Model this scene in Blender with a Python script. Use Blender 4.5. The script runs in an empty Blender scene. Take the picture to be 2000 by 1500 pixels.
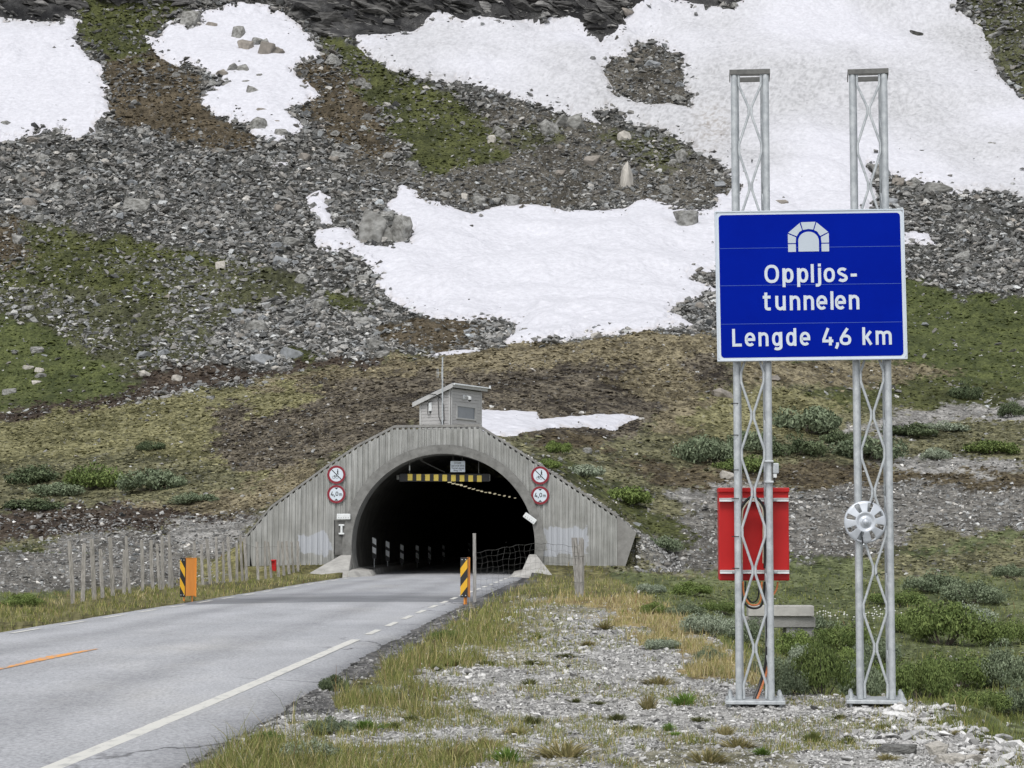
import bpy, bmesh, math, random
import numpy as np
from mathutils import Vector, Matrix
rng = np.random.default_rng(7)
random.seed(7)
S = bpy.context.scene
R = math.radians

# ------------------------------------------------------------------ camera
F = 4000.0                                   # focal length in pixels of a 2000 px wide picture
PITCH = math.atan(300 / F)
CAMZ = 1.6
cd = bpy.data.cameras.new('camera'); cam = bpy.data.objects.new('camera', cd)
S.collection.objects.link(cam); S.camera = cam
cd.sensor_width = 36; cd.lens = 72.0; cd.clip_start = 0.1; cd.clip_end = 3000
cam.location = (0, 0, CAMZ); cam.rotation_euler = (R(90) + PITCH, 0, 0)

# ------------------------------------------------------------------ light (overcast day)
SUN_EL, SUN_AZ = R(54), R(192)               # azimuth clockwise from +Y: behind the camera, to the left
w = bpy.data.worlds.new('World'); S.world = w; w.use_nodes = True
nt = w.node_tree; bg = nt.nodes['Background']; bg.inputs['Strength'].default_value = 0.14
sky = nt.nodes.new('ShaderNodeTexSky'); sky.sky_type = 'NISHITA'; sky.sun_disc = False
sky.sun_elevation = SUN_EL; sky.sun_rotation = SUN_AZ; sky.air_density = 1.0; sky.dust_density = 3.0; sky.altitude = 900
hs = nt.nodes.new('ShaderNodeHueSaturation'); hs.inputs['Saturation'].default_value = 0.22
nt.links.new(sky.outputs[0], hs.inputs['Color']); nt.links.new(hs.outputs[0], bg.inputs['Color'])
sd = bpy.data.lights.new('sun', 'SUN'); sd.energy = 1.1; sd.angle = R(18); sd.color = (1, .97, .93)
so = bpy.data.objects.new('sun', sd); S.collection.objects.link(so)
sv = Vector((math.sin(SUN_AZ) * math.cos(SUN_EL), math.cos(SUN_AZ) * math.cos(SUN_EL), math.sin(SUN_EL)))
so.rotation_euler = sv.to_track_quat('Z', 'Y').to_euler(); so.location = (0, 0, 60)
S.view_settings.view_transform = 'Standard'; S.view_settings.look = 'None'
S.view_settings.exposure = 0.56; S.view_settings.gamma = 1.0
S.render.engine = 'CYCLES'
S.cycles.max_bounces = 5; S.cycles.diffuse_bounces = 3; S.cycles.glossy_bounces = 2

# ------------------------------------------------------------------ helpers
CA, SA = math.cos(PITCH), math.sin(PITCH)
def P(px, py, Y):
    """world point on the vertical plane at distance Y seen at (px, py)"""
    x = (px - 1000) / F; y = (750 - py) / F
    dy = CA - y * SA; dz = SA + y * CA
    t = Y / dy
    return Vector((x * t, Y, CAMZ + dz * t))
def zat(py, Y):
    y = (750 - py) / F
    return CAMZ + (SA + y * CA) / (CA - y * SA) * Y
def proj(X, Y, Z):
    dz = Z - CAMZ; d = Y * CA + dz * SA
    return 1000 + F * X / d, 750 - F * (-Y * SA + dz * CA) / d, d

def tag(o, label=None, cat=None, group=None, kind=None):
    if label: o['label'] = label
    if cat: o['category'] = cat
    if group: o['group'] = group
    if kind: o['kind'] = kind
    return o
def empty(name, loc, rz=0, label=None, cat=None, group=None):
    o = bpy.data.objects.new(name, None); S.collection.objects.link(o)
    o.location = loc; o.rotation_euler = (0, 0, rz); o.empty_display_size = .2
    return tag(o, label, cat, group)
def link(name, me, parent=None, mat=None):
    o = bpy.data.objects.new(name, me); S.collection.objects.link(o)
    if parent is not None: o.parent = parent
    if mat is not None and not me.materials: me.materials.append(mat)
    return o
def mesh_np(name, V, Fc, col=None, smooth=False):
    """V (n,3); Fc list of int arrays (m,k)"""
    if not isinstance(Fc, (list, tuple)): Fc = [Fc]
    me = bpy.data.meshes.new(name)
    V = np.asarray(V, np.float32); me.vertices.add(len(V)); me.vertices.foreach_set('co', V.ravel())
    loops = np.concatenate([f.ravel() for f in Fc]).astype(np.int32)
    tot = np.concatenate([np.full(len(f), f.shape[1]) for f in Fc]).astype(np.int32)
    st = np.concatenate([[0], np.cumsum(tot)[:-1]]).astype(np.int32)
    me.loops.add(len(loops)); me.loops.foreach_set('vertex_index', loops)
    me.polygons.add(len(tot)); me.polygons.foreach_set('loop_start', st)
    try: me.polygons.foreach_set('loop_total', tot)
    except Exception: pass
    me.polygons.foreach_set('use_smooth', np.full(len(tot), smooth))
    me.update(calc_edges=True)
    if col is not None:
        a = me.color_attributes.new('col', 'FLOAT_COLOR', 'POINT')
        c = np.ones((len(V), 4), np.float32); c[:, :3] = col; a.data.foreach_set('color', c.ravel())
    return me

class MB:
    """collects shapes; build() links them as ONE mesh object"""
    def __init__(s): s.v = []; s.f = []
    def add(s, vs, fs):
        n = len(s.v); s.v += [tuple(v) for v in vs]; s.f += [tuple(i + n for i in f) for f in fs]; return s
    def box(s, c, d, rot=None):
        hx, hy, hz = d[0] / 2, d[1] / 2, d[2] / 2
        vs = [Vector((x, y, z)) for x in (-hx, hx) for y in (-hy, hy) for z in (-hz, hz)]
        if rot is not None: vs = [rot @ v for v in vs]
        c = Vector(c)
        return s.add([v + c for v in vs], [(0, 1, 3, 2), (4, 6, 7, 5), (0, 4, 5, 1), (2, 3, 7, 6), (0, 2, 6, 4), (1, 5, 7, 3)])
    def bbox(s, c, d, b=.006, rot=None):
        bm = bmesh.new(); bmesh.ops.create_cube(bm, size=1)
        for v in bm.verts: v.co = Vector((v.co.x * d[0], v.co.y * d[1], v.co.z * d[2]))
        bmesh.ops.bevel(bm, geom=bm.edges[:], offset=b, segments=2, affect='EDGES', profile=.5)
        bm.verts.ensure_lookup_table(); c = Vector(c)
        vs = [(rot @ v.co if rot is not None else v.co) + c for v in bm.verts]
        fs = [[v.index for v in f.verts] for f in bm.faces]
        bm.free(); return s.add(vs, fs)
    def tube(s, pts, r, n=8, cap=True):
        pts = [Vector(p) for p in pts]; k = len(pts); rr = r if isinstance(r, (list, tuple)) else [r] * k
        base = len(s.v); prev = None
        for i, p in enumerate(pts):
            if i == 0: t = pts[1] - p
            elif i == k - 1: t = p - pts[-2]
            else: t = (pts[i + 1] - p).normalized() + (p - pts[i - 1]).normalized()
            t.normalize()
            if prev is None: a = t.orthogonal().normalized()
            else: a = (prev - t * prev.dot(t)).normalized()
            prev = a; b = t.cross(a)
            for j in range(n):
                an = 2 * math.pi * j / n
                s.v.append(tuple(p + (a * math.cos(an) + b * math.sin(an)) * rr[i]))
        for i in range(k - 1):
            for j in range(n):
                a0 = base + i * n + j; a1 = base + i * n + (j + 1) % n
                s.f.append((a0, a1, a1 + n, a0 + n))
        if cap:
            s.f.append(tuple(base + j for j in range(n))[::-1]); s.f.append(tuple(base + (k - 1) * n + j for j in range(n)))
        return s
    def prism(s, poly, fn0, fn1):
        """poly: 2-D outline; fn0/fn1 map (u,v) to the back and front 3-D point"""
        n = len(poly); b = len(s.v)
        s.v += [tuple(fn0(*p)) for p in poly] + [tuple(fn1(*p)) for p in poly]
        s.f.append(tuple(b + i for i in range(n))[::-1]); s.f.append(tuple(b + n + i for i in range(n)))
        for i in range(n):
            j = (i + 1) % n; s.f.append((b + i, b + j, b + n + j, b + n + i))
        return s
    def flat(s, poly, y):
        """flat outline in the local XZ plane at depth y"""
        b = len(s.v); s.v += [(p[0], y, p[1]) for p in poly]; s.f.append(tuple(b + i for i in range(len(poly)))); return s
    def ribbon(s, pts, wd, y, closed=False):
        q0 = [Vector(p) for p in pts]; pts = [q0[0]] + [b for a, b in zip(q0[:-1], q0[1:]) if (b - a).length > wd * .03]; n = len(pts); L = []; Rr = []
        for i in range(n):
            if closed: t = (pts[(i + 1) % n] - pts[i - 1])
            elif i == 0: t = pts[1] - pts[0]
            elif i == n - 1: t = pts[-1] - pts[-2]
            else: t = (pts[i + 1] - pts[i]).normalized() + (pts[i] - pts[i - 1]).normalized()
            t.normalize(); nn = Vector((-t.y, t.x)); k = 1.0
            if not closed and 0 < i < n - 1:
                c = abs(t.dot((pts[i + 1] - pts[i]).normalized())); k = 1 / max(c, .5)
            L.append(pts[i] + nn * wd / 2 * k); Rr.append(pts[i] - nn * wd / 2 * k)
        b = len(s.v); s.v += [(p.x, y, p.y) for p in L] + [(p.x, y, p.y) for p in Rr]
        for i in range(n if closed else n - 1):
            j = (i + 1) % n; s.f.append((b + i, b + n + i, b + n + j, b + j))
        return s
    def lathe(s, prof, n=32, axis='y', c=(0, 0, 0)):
        b = len(s.v); k = len(prof)
        for (r, h) in prof:
            for j in range(n):
                a = 2 * math.pi * j / n
                s.v.append((c[0] + r * math.cos(a), c[1] + h, c[2] + r * math.sin(a)) if axis == 'y' else (c[0] + r * math.cos(a), c[1] + r * math.sin(a), c[2] + h))
        for i in range(k - 1):
            for j in range(n):
                s.f.append((b + i * n + j, b + i * n + (j + 1) % n, b + (i + 1) * n + (j + 1) % n, b + (i + 1) * n + j))
        return s
    def build(s, name, mat=None, parent=None, smooth=False):
        me = bpy.data.meshes.new(name); me.from_pydata(s.v, [], s.f); me.update()
        bm = bmesh.new(); bm.from_mesh(me); bmesh.ops.recalc_face_normals(bm, faces=bm.faces); bm.to_mesh(me); bm.free()
        if smooth:
            me.polygons.foreach_set('use_smooth', [True] * len(me.polygons))
            me.set_sharp_from_angle(angle=R(40))
        return link(name, me, parent, mat)

# ------------------------------------------------------------------ materials
def mat(name, col, rough=.7, col2=None, scale=6, stretch=(1, 1, 1), bump=0, bscale=40, metal=0, contrast=(.35, .65), attr=False, emit=None, vary=None, spec=.5, detail=6):
    m = bpy.data.materials.new(name); m.use_nodes = True; t = m.node_tree; n = t.nodes; L = t.links
    b = n['Principled BSDF']; b.inputs['Roughness'].default_value = rough; b.inputs['Metallic'].default_value = metal
    b.inputs['Specular IOR Level'].default_value = spec
    tc = n.new('ShaderNodeTexCoord'); mp = n.new('ShaderNodeMapping'); L.new(tc.outputs['Object'], mp.inputs[0])
    mp.inputs['Scale'].default_value = stretch
    if attr:
        a = n.new('ShaderNodeAttribute'); a.attribute_name = 'col'; src = a.outputs['Color']
    else:
        rgb = n.new('ShaderNodeRGB'); rgb.outputs[0].default_value = (*col, 1); src = rgb.outputs[0]
    if col2 is not None or vary:
        nz = n.new('ShaderNodeTexNoise'); nz.inputs['Scale'].default_value = scale; nz.inputs['Detail'].default_value = detail
        nz.inputs['Roughness'].default_value = .62
        L.new(mp.outputs[0], nz.inputs['Vector'])
        mr = n.new('ShaderNodeMapRange'); mr.inputs[1].default_value = contrast[0]; mr.inputs[2].default_value = contrast[1]
        L.new(nz.outputs[0], mr.inputs[0])
        if vary:
            mr.inputs[3].default_value = vary[0]; mr.inputs[4].default_value = vary[1]
            mx = n.new('ShaderNodeVectorMath'); mx.operation = 'SCALE'; L.new(src, mx.inputs[0]); L.new(mr.outputs[0], mx.inputs['Scale']); src = mx.outputs[0]
        else:
            mx = n.new('ShaderNodeMix'); mx.data_type = 'RGBA'; L.new(mr.outputs[0], mx.inputs[0]); L.new(src, mx.inputs[6]); mx.inputs[7].default_value = (*col2, 1); src = mx.outputs[2]
    L.new(src, b.inputs['Base Color'])
    if bump:
        nb = n.new('ShaderNodeTexNoise'); nb.inputs['Scale'].default_value = bscale; nb.inputs['Detail'].default_value = 5
        L.new(mp.outputs[0], nb.inputs['Vector']); bp = n.new('ShaderNodeBump'); bp.inputs['Strength'].default_value = 1; bp.inputs['Distance'].default_value = bump
        L.new(nb.outputs[0], bp.inputs['Height']); L.new(bp.outputs[0], b.inputs['Normal'])
    if emit:
        b.inputs['Emission Color'].default_value = (*emit[0], 1); b.inputs['Emission Strength'].default_value = emit[1]
    m['_src'] = 1
    return m

M = {}
M['galv'] = mat('galvanised_steel', (.53, .555, .565), .5, (.37, .395, .41), 14, metal=.25, contrast=(.36, .64))
M['galv_dark'] = mat('dull_steel', (.16, .16, .15), .6, (.10, .10, .095), 12, metal=.3)
M['blue'] = mat('blue_sign_sheeting', (.0, .010, .27), .7, (.0, .012, .30), 2, spec=.04)
M['white'] = mat('white_sign_sheeting', (.62, .68, .74), .45, (.56, .62, .68), 4)
M['signgrey'] = mat('sign_back_aluminium', (.42, .44, .46), .45, metal=.5)
M['seam'] = mat('panel_seam', (.05, .12, .45), .5)
M['red'] = mat('red_enamel', (.48, .010, .010), .5, (.43, .008, .008), 5, spec=.35)
M['signred'] = mat('dark_red_sheeting', (.19, .005, .015), .5, (.23, .006, .018), 8)
M['black'] = mat('black_plastic', (.012, .012, .013), .5)
M['orange'] = mat('orange_paint', (.78, .30, .05), .5, (.70, .25, .04), 8, stretch=(1, 1, .3))
M['yellow'] = mat('yellow_sheeting', (.72, .40, .015), .45, (.66, .36, .015), 8)
M['paleyellow'] = mat('pale_yellow_sheeting', (.85, .66, .12), .5, (.78, .58, .10), 12)
M['conc'] = mat('concrete', (.30, .295, .28), .9, (.17, .165, .155), 2.2, bump=.01, bscale=25, contrast=(.3, .7))
M['conc_pale'] = mat('pale_concrete', (.46, .45, .42), .9, (.32, .31, .29), 2.5, bump=.008, bscale=20)
M['wood'] = mat('weathered_wood', (.38, .37, .345), .9, (.20, .19, .18), 7, stretch=(6, 6, .8), bump=.004, bscale=30)
M['lath'] = mat('brown_grey_laths', (.36, .34, .31), .9, (.18, .17, .15), 5, stretch=(6, 6, .8), bump=.004, bscale=30)
M['plank'] = mat('grey_painted_boards', (.50, .49, .48), .85, (.38, .375, .37), 5, stretch=(1, 1, 8), contrast=(.3, .7))
M['plankw'] = mat('pale_trim_boards', (.50, .50, .49), .8, (.42, .42, .41), 5)
M['roof'] = mat('dark_roofing', (.02, .021, .024), .7, (.045, .045, .05), 8)
M['glass'] = mat('dim_window_glass', (.13, .145, .165), .12, (.16, .175, .20), 3)
M['cable'] = mat('black_cable', (.012, .012, .012), .45)
M['cable_o'] = mat('orange_cable', (.62, .19, .06), .5)
M['cable_c'] = mat('cream_cable', (.55, .50, .38), .5)
M['silver'] = mat('silver_plastic', (.56, .59, .63), .38, (.50, .53, .57), 6, metal=.3)
M['lampw'] = mat('white_enamel', (.72, .74, .74), .45, (.62, .64, .64), 12)
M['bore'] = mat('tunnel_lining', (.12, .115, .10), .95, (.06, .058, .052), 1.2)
M['signgreyface'] = mat('grey_sign_symbol', (.50, .56, .62), .5, (.46, .52, .58), 4)
M['markfoil'] = mat('white_foil', (.85, .87, .88), .4)
M['lamp'] = mat('tunnel_lamp', (.9, .85, .6), .4, emit=((1, .9, .62), .35))

# ------------------------------------------------------------------ noise in numpy
def _hash(ix, iy, seed):
    h = (ix.astype(np.int64) * 374761393 + iy.astype(np.int64) * 668265263 + seed * 974634777) & 0xffffffff
    h = ((h ^ (h >> 13)) * 1274126177) & 0xffffffff
    return ((h ^ (h >> 16)) & 0xffff) / 65535.0
def vnoise(x, y, seed=0):
    ix = np.floor(x); iy = np.floor(y); fx = x - ix; fy = y - iy
    fx = fx * fx * (3 - 2 * fx); fy = fy * fy * (3 - 2 * fy); ix = ix.astype(np.int64); iy = iy.astype(np.int64)
    a = _hash(ix, iy, seed); b = _hash(ix + 1, iy, seed); c = _hash(ix, iy + 1, seed); d = _hash(ix + 1, iy + 1, seed)
    return a + (b - a) * fx + (c - a) * fy + (a - b - c + d) * fx * fy
def fbm(x, y, seed=0, octv=4, gain=.5):
    s = 0; a = 1; t = 0
    for k in range(octv):
        s = s + a * (vnoise(x * 2 ** k + k * 17.3, y * 2 ** k - k * 9.1, seed + k) - .5); t += a; a *= gain
    return s / t * 2
def sstep(x): x = np.clip(x, 0, 1); return x * x * (3 - 2 * x)
# ------------------------------------------------------------------ terrain height
YK = [86, 92, 100, 112, 130, 150, 175, 200, 215, 240, 280, 330, 380, 430, 470, 560]
COLS = {   # column px : apparent rows at the distances YK
    -1400: [1100, 1080, 1050, 1005, 955, 900, 850, 812, 815, 770, 610, 405, 200, 10, -220, -900],
    0: [1100, 1072, 1040, 1003, 958, 902, 850, 810, 815, 770, 610, 405, 200, 10, -220, -900],
    300: [1108, 1066, 1036, 1000, 945, 885, 820, 768, 775, 745, 600, 400, 200, 10, -220, -900],
    500: [1121, 1060, 1020, 975, 915, 855, 790, 735, 742, 728, 600, 400, 200, 10, -220, -900],
    770: [1121, 1030, 930, 905, 862, 800, 742, 700, 706, 700, 590, 400, 205, 20, -230, -950],
    935: [1121, 1030, 930, 900, 858, 802, 740, 685, 690, 690, 600, 425, 230, 25, -220, -940],
    1100: [1121, 1050, 985, 905, 866, 815, 745, 665, 668, 672, 590, 430, 240, 40, -200, -900],
    1240: [1121, 1065, 1030, 975, 915, 856, 770, 655, 657, 664, 590, 430, 240, 40, -200, -900],
    1400: [1121, 1070, 1042, 990, 935, 880, 800, 655, 645, 650, 585, 430, 240, 40, -200, -900],
    1600: [1121, 1068, 1040, 995, 945, 890, 830, 735, 700, 672, 590, 430, 240, 30, -210, -900],
    1800: [1121, 1066, 1038, 995, 948, 898, 845, 790, 760, 715, 620, 450, 260, 60, -180, -880],
    2000: [1121, 1066, 1038, 995, 948, 898, 845, 795, 768, 722, 630, 460, 270, 80, -160, -860],
    3400: [1121, 1066, 1038, 995, 948, 898, 845, 795, 768, 722, 630, 460, 270, 80, -160, -860],
}
UG = np.linspace(-.62, .62, 249); YG = np.arange(80, 562, 1.0)
ck = sorted(COLS); tab = np.zeros((len(UG), len(YG)))
_prof = np.array([np.interp(YG, [80] + YK, [zat(0, 1) * 0] + [zat(p, y) for p, y in zip(COLS[c], YK)]) for c in ck])
for i, u in enumerate(UG):
    px = 1000 + u * F
    k = np.clip(np.searchsorted(ck, px) - 1, 0, len(ck) - 2); f = np.clip((px - ck[k]) / (ck[k + 1] - ck[k]), 0, 1)
    tab[i] = _prof[k] * (1 - f) + _prof[k + 1] * f
def blur(a, ax, n):
    ker = np.hanning(2 * n + 3)[1:-1]; ker /= ker.sum()
    p = [(0, 0), (0, 0)]; p[ax] = (n, n); b = np.pad(a, p, 'edge')
    return np.apply_along_axis(lambda v: np.convolve(v, ker, 'valid'), ax, b)
tab = blur(blur(tab, 1, 5), 0, 8)
def Hfar(X, Y):
    u = np.clip(X / np.maximum(Y, 1), -.619, .619); fu = (u - UG[0]) / (UG[1] - UG[0]); fy = np.clip(Y - 80, 0, len(YG) - 1.001)
    iu = np.clip(fu.astype(int), 0, len(UG) - 2); iy = fy.astype(int); fu = fu - iu; fy = fy - iy
    return (tab[iu, iy] * (1 - fu) * (1 - fy) + tab[iu + 1, iy] * fu * (1 - fy) + tab[iu, iy + 1] * (1 - fu) * fy + tab[iu + 1, iy + 1] * fu * fy)

# road centre data: (Y, X of the right edge line, X of the left edge line)
RD = np.array([(-10, -4.0, -9.9), (8, -3.55, -9.4), (14.2, -3.22, -9.2), (20, -2.95, -9.0), (32, -2.48, -8.55), (45.7, -1.94, -8.0), (60, -1.28, -7.4),
               (75, -.52, -6.85), (87, .02, -6.25), (100, .5, -5.75), (115, 1.15, -5.1), (130, 1.95, -4.3), (150, 3.5, -2.75), (175, 7.0, .9), (200, 13, 7), (250, 36, 30)])
from_y = RD[:, 0]
def catmull(x, xs, ys):
    m = np.gradient(ys, xs); k = np.clip(np.searchsorted(xs, x) - 1, 0, len(xs) - 2); h = xs[k + 1] - xs[k]; t = (x - xs[k]) / h
    return (2 * t**3 - 3 * t**2 + 1) * ys[k] + (t**3 - 2 * t**2 + t) * h * m[k] + (-2 * t**3 + 3 * t**2) * ys[k + 1] + (t**3 - t**2) * h * m[k + 1]
def roadR(Y): return catmull(np.asarray(Y, float), RD[:, 0], RD[:, 1])
def roadL(Y): return catmull(np.asarray(Y, float), RD[:, 0], RD[:, 2])

WY = 87.0                                     # the portal wall's face
WALLPX = [(477, 1050), (530, 988), (640, 908), (700, 868), (770, 832), (935, 830), (1020, 884), (1130, 956), (1205, 1006), (1243, 1040)]
WX = np.array([P(x, y, WY).x for x, y in WALLPX]); WZ = np.array([P(x, y, WY).z for x, y in WALLPX])
def walltop(X): return np.interp(X, WX, WZ)
ARC = P(866, 1065, WY); AR = 178 / F * WY       # arch centre and inner radius
MX = np.concatenate([[P(380, 1100, WY).x, P(450, 1070, WY).x], WX, [P(1290, 1078, WY).x, P(1345, 1118, WY).x]])
MZ = np.concatenate([[.0, P(450, 1070, WY).z], WZ - .07, [.95, 0]])
def mound(X, Y):
    side = sstep((np.abs(X - ARC.x) - 2.0) / 3)
    w_ = np.interp(X, MX, MZ, -3, -3)
    z = w_ + side * (.13 * np.clip(Y - 88, 0, 10)) * (w_ > .05)
    return z - np.clip(Y - 103, 0, 99) * .5
def padedge(Y): return np.interp(Y, [0, 18.6, 19.6, 22, 26, 43, 70], [3.85, 3.8, 4.3, 2.35, 2.75, 3.2, 3.6])
def H(X, Y, rough=True):
    X = np.asarray(X, float); Y = np.asarray(Y, float)
    z = np.where(Y > 80, Hfar(X, Y), 0.0)
    u = X / np.maximum(Y, 1)
    # moor to the right: a hollow beyond the gravel terrace
    dd = np.interp(Y, [0, 14, 20, 35, 50, 66, 84], [.7, .75, .85, .8, .5, .15, 0.0])
    z = z - dd * sstep((X - padedge(Y)) / np.interp(Y, [15, 21, 40], [1.6, 1.2, 3.0]))
    # gravel bank to the left
    z = z + .5 * sstep((-X - 12.6) / 3) * sstep((Y - 62) / 12) * (1 - sstep((Y - 84) / 8))
    m = mound(X, Y); inr = (Y > WY + .45) | ((X > WX[-1]) & (Y > WY - .6)) | ((X < WX[0] + .05) & (Y > WY - 4))
    edge = np.where(X > WX[-1], sstep((Y - WY + .6) / 1.2), np.where(X < WX[0] + .05, sstep((Y - WY + 4) / 4.5), 1.0))
    z = np.where(inr, np.maximum(z, m * edge), z)
    if rough:
        far = sstep((Y - 86) / 20)
        z = z + far * (fbm(X * .22, Y * .22, 3, 4) * .35) + sstep((Y - 190) / 60) * fbm(X * .09, Y * .09, 5, 4) * 1.3
        z = z + sstep((Y - 60) / 60) * fbm(X * 1.1, Y * .9, 8, 3) * .12
        z = z + fbm(X * .8, Y * .8, 11, 3) * .03 + sstep((X - padedge(Y) - .3) / 2) * fbm(X * .5, Y * .35, 12, 3) * .16 * (Y < 90)
        # cliffs along the top
        c = sstep((Y - 418) / 12) * (1 - sstep((u - .066) / .015)); rid = 1 - np.abs(fbm(X * .05 + Y * .02, Y * .12, 21, 4)) * 2.2
        z = z + c * (rid * 5 + fbm(X * .35, Y * .35, 23, 3) * 1.6)
    inroad = (X > roadL(np.clip(Y, -10, 200)) - .55) & (X < roadR(np.clip(Y, -10, 200)) + .9) & (Y < WY + .3)
    z = np.where(inroad, -.045, z)
    return z
def ground(px, py, y0=10, y1=470, step=.2):
    """first point of the ground seen at (px, py)"""
    Ys = np.arange(y0, y1, step); d = (px - 1000) / F
    y = (750 - py) / F; X = d * Ys / (CA - y * SA); Zr = CAMZ + (SA + y * CA) / (CA - y * SA) * Ys
    Z = H(X, Ys); k = np.argmax(Z >= Zr)
    if Z[k] < Zr[k]: k = len(Ys) - 1
    return Vector((X[k], Ys[k], Z[k]))

# ------------------------------------------------------------------ zones (traced outlines of each kind of ground, laid on the terrain)
SNOW = {
 'A': [(-900,20),(0,35),(70,42),(115,43),(133,30),(159,40),(150,63),(149,84),(175,112),(205,130),(196,150),(219,182),(210,196),(210,224),(186,245),(189,270),(147,276),(116,259),(88,257),(52,266),(28,276),(0,283),(-900,300)],
 'B': [(280,70),(305,75),(315,63),(312,52),(332,38),(354,46),(388,49),(378,21),(420,17),(448,7),(472,3),(525,12),(560,25),(595,60),(612,66),(616,88),(630,112),(574,130),(577,147),(612,168),(626,186),(595,203),(560,214),(595,252),(574,262),(553,278),(518,275),(483,259),(497,241),(448,241),(416,224),(392,196),(399,175),(434,165),(399,136),(360,119),(350,131),(315,115),(297,94)],
 'C': [(692,88),(700,68),(752,68),(812,60),(836,34),(860,18),(888,34),(906,42),(932,30),(1000,40),(1044,39),(1112,32),(1132,38),(1152,60),(1172,86),(1180,72),(1208,64),(1216,28),(1260,0),(1290,-6),(1380,12),(1440,8),(1475,-12),(1600,-60),(1860,-50),(1863,0),(1867,14),(1902,45),(1923,56),(1933,94),(1940,122),(1954,150),(1982,175),(2000,189),(2150,270),(2900,420),(2900,520),(2200,430),(2000,390),(1965,381),(1930,376),(1891,380),(1860,378),(1825,364),(1790,357),(1748,350),(1720,332),(1702,330),(1706,364),(1713,392),(1690,430),(1600,440),(1460,440),(1400,410),(1398,378),(1454,364),(1426,350),(1405,318),(1363,297),(1360,296),(1320,268),(1280,252),(1224,240),(1216,228),(1200,218),(1176,214),(1156,220),(1172,240),(1100,224),(1040,204),(968,182),(916,164),(840,160),(808,150),(772,140),(740,124),(712,104)],
 'D': [(780,356),(812,372),(824,388),(856,394),(888,408),(920,418),(940,412),(980,402),(1024,400),(1040,398),(1080,404),(1120,410),(1160,410),(1224,408),(1240,394),(1264,386),(1300,396),(1340,408),(1372,410),(1398,400),(1480,410),(1600,430),(1560,500),(1400,528),(1350,543),(1400,566),(1330,595),(1310,610),(1365,638),(1200,655),(1100,665),(980,672),(1010,640),(980,624),(920,626),(884,626),(845,622),(800,607),(770,589),(749,574),(719,556),(737,547),(731,529),(710,511),(680,490),(650,493),(620,487),(611,463),(615,450),(650,445),(680,445),(692,460),(716,473),(749,479),(779,472),(803,472),(800,439),(779,421),(746,412),(755,403),(770,385)],
 'E': [(1768,450),(1810,455),(1820,470),(1832,481),(1790,476),(1740,480),(1740,455)],
 'F': [(595,385),(623,371),(644,385),(652,396),(640,412),(652,440),(628,440),(612,420),(600,402)],
 'G': [(521,318),(563,318),(556,327),(535,326)],
 'H': [(830,694),(870,688),(917,682),(935,683),(899,691),(845,696)],
 'I': [(920,800),(1006,802),(1048,808),(1054,819),(1093,815),(1162,811),(1221,810),(1245,815),(1217,827),(1204,838),(1164,837),(1140,832),(1072,836),(1034,843),(989,853),(954,846),(920,840)],
}
HOLE = [(1180,132),(1196,108),(1224,112),(1240,92),(1272,83),(1296,96),(1328,112),(1336,136),(1336,176),(1356,188),(1340,206),(1312,200),(1280,204),(1240,200),(1216,188),(1192,168),(1180,148)]
SLABEL = {
 'A': ('snow_patch', 'wide white snow patch under the dark cliff, at the left edge of the picture'),
 'B': ('snow_patch', 'snow patch dotted with boulders between two brown strips, left of the cliff'),
 'C': ('snow_patch', 'largest dirty snow field behind the mast tops, with a stony island in it'),
 'D': ('snow_patch', 'bright white snow field hollow above the brown hill, left of the blue sign'),
 'E': ('snow_patch', 'small snow scrap among the rocks just right of the blue sign'),
 'F': ('snow_patch', 'narrow broken snow scrap in the scree left of the big cracked boulder'),
 'G': ('snow_patch', 'tiny snow scrap in the scree below the bouldery snow patch'),
 'H': ('snow_patch', 'thin snow sliver lying along the crest above the hut antenna'),
 'I': ('snow_patch', 'low flat snow patch on the brown hill right of the hut'),
}
ZT = {  # name: dark colour, light colour, rocks per area, rock size factor, grass per area
 'scree':  ((.022,.022,.019), (.085,.085,.077), 1.25, 1.0, 0),  # ground colour kept dark to paint in the shade of the crevices between stones
 'rubble': ((.040,.036,.028), (.13,.12,.10), 1.0, .75, 0),
 'moss':   ((.032,.037,.015), (.092,.10,.036), .26, .9, 0),
 'mossrock': ((.034,.036,.019), (.098,.102,.052), .55, .95, 0),
 'bright': ((.040,.050,.018), (.102,.117,.042), .07, .8, 0),
 'rust':   ((.038,.031,.020), (.12,.097,.064), .5, .8, 0),
 'peat':   ((.022,.016,.013), (.078,.060,.044), .3, .7, 0),
 'heath':  ((.021,.017,.014), (.165,.143,.106), .12, .6, 0),
 'tan':    ((.062,.052,.032), (.26,.225,.145), .08, .6, 0),
 'yg':     ((.065,.063,.028), (.25,.235,.125), .04, .6, 0),
 'moor':   ((.042,.043,.023), (.205,.195,.112), .05, .6, .0),
 'bmoor':  ((.036,.029,.019), (.14,.115,.07), .04, .6, .0),
 'gravel': ((.14,.135,.125), (.34,.33,.31), .65, .5, 0),
 'spoil':  ((.07,.066,.058), (.21,.20,.18), .9, .65, 0),
 'cliff':  ((.013,.013,.014), (.085,.084,.082), 0, 1, 0),
 'verge':  ((.075,.070,.030), (.20,.185,.085), 0, 1, 1.0),
 'padgr':  ((.22,.215,.205), (.36,.355,.335), 0, 1, .03),
 'padmix': ((.13,.125,.085), (.33,.31,.24), 0, 1, .35),
 'dryg':   ((.13,.10,.045), (.34,.27,.13), 0, 1, .8),
 'low':    ((.05,.062,.026), (.16,.18,.085), 0, 1, .55),
 'dirt':   ((.05,.05,.05), (.17,.165,.16), 0, 1, .0),
}
ZN = list(ZT)
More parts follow.
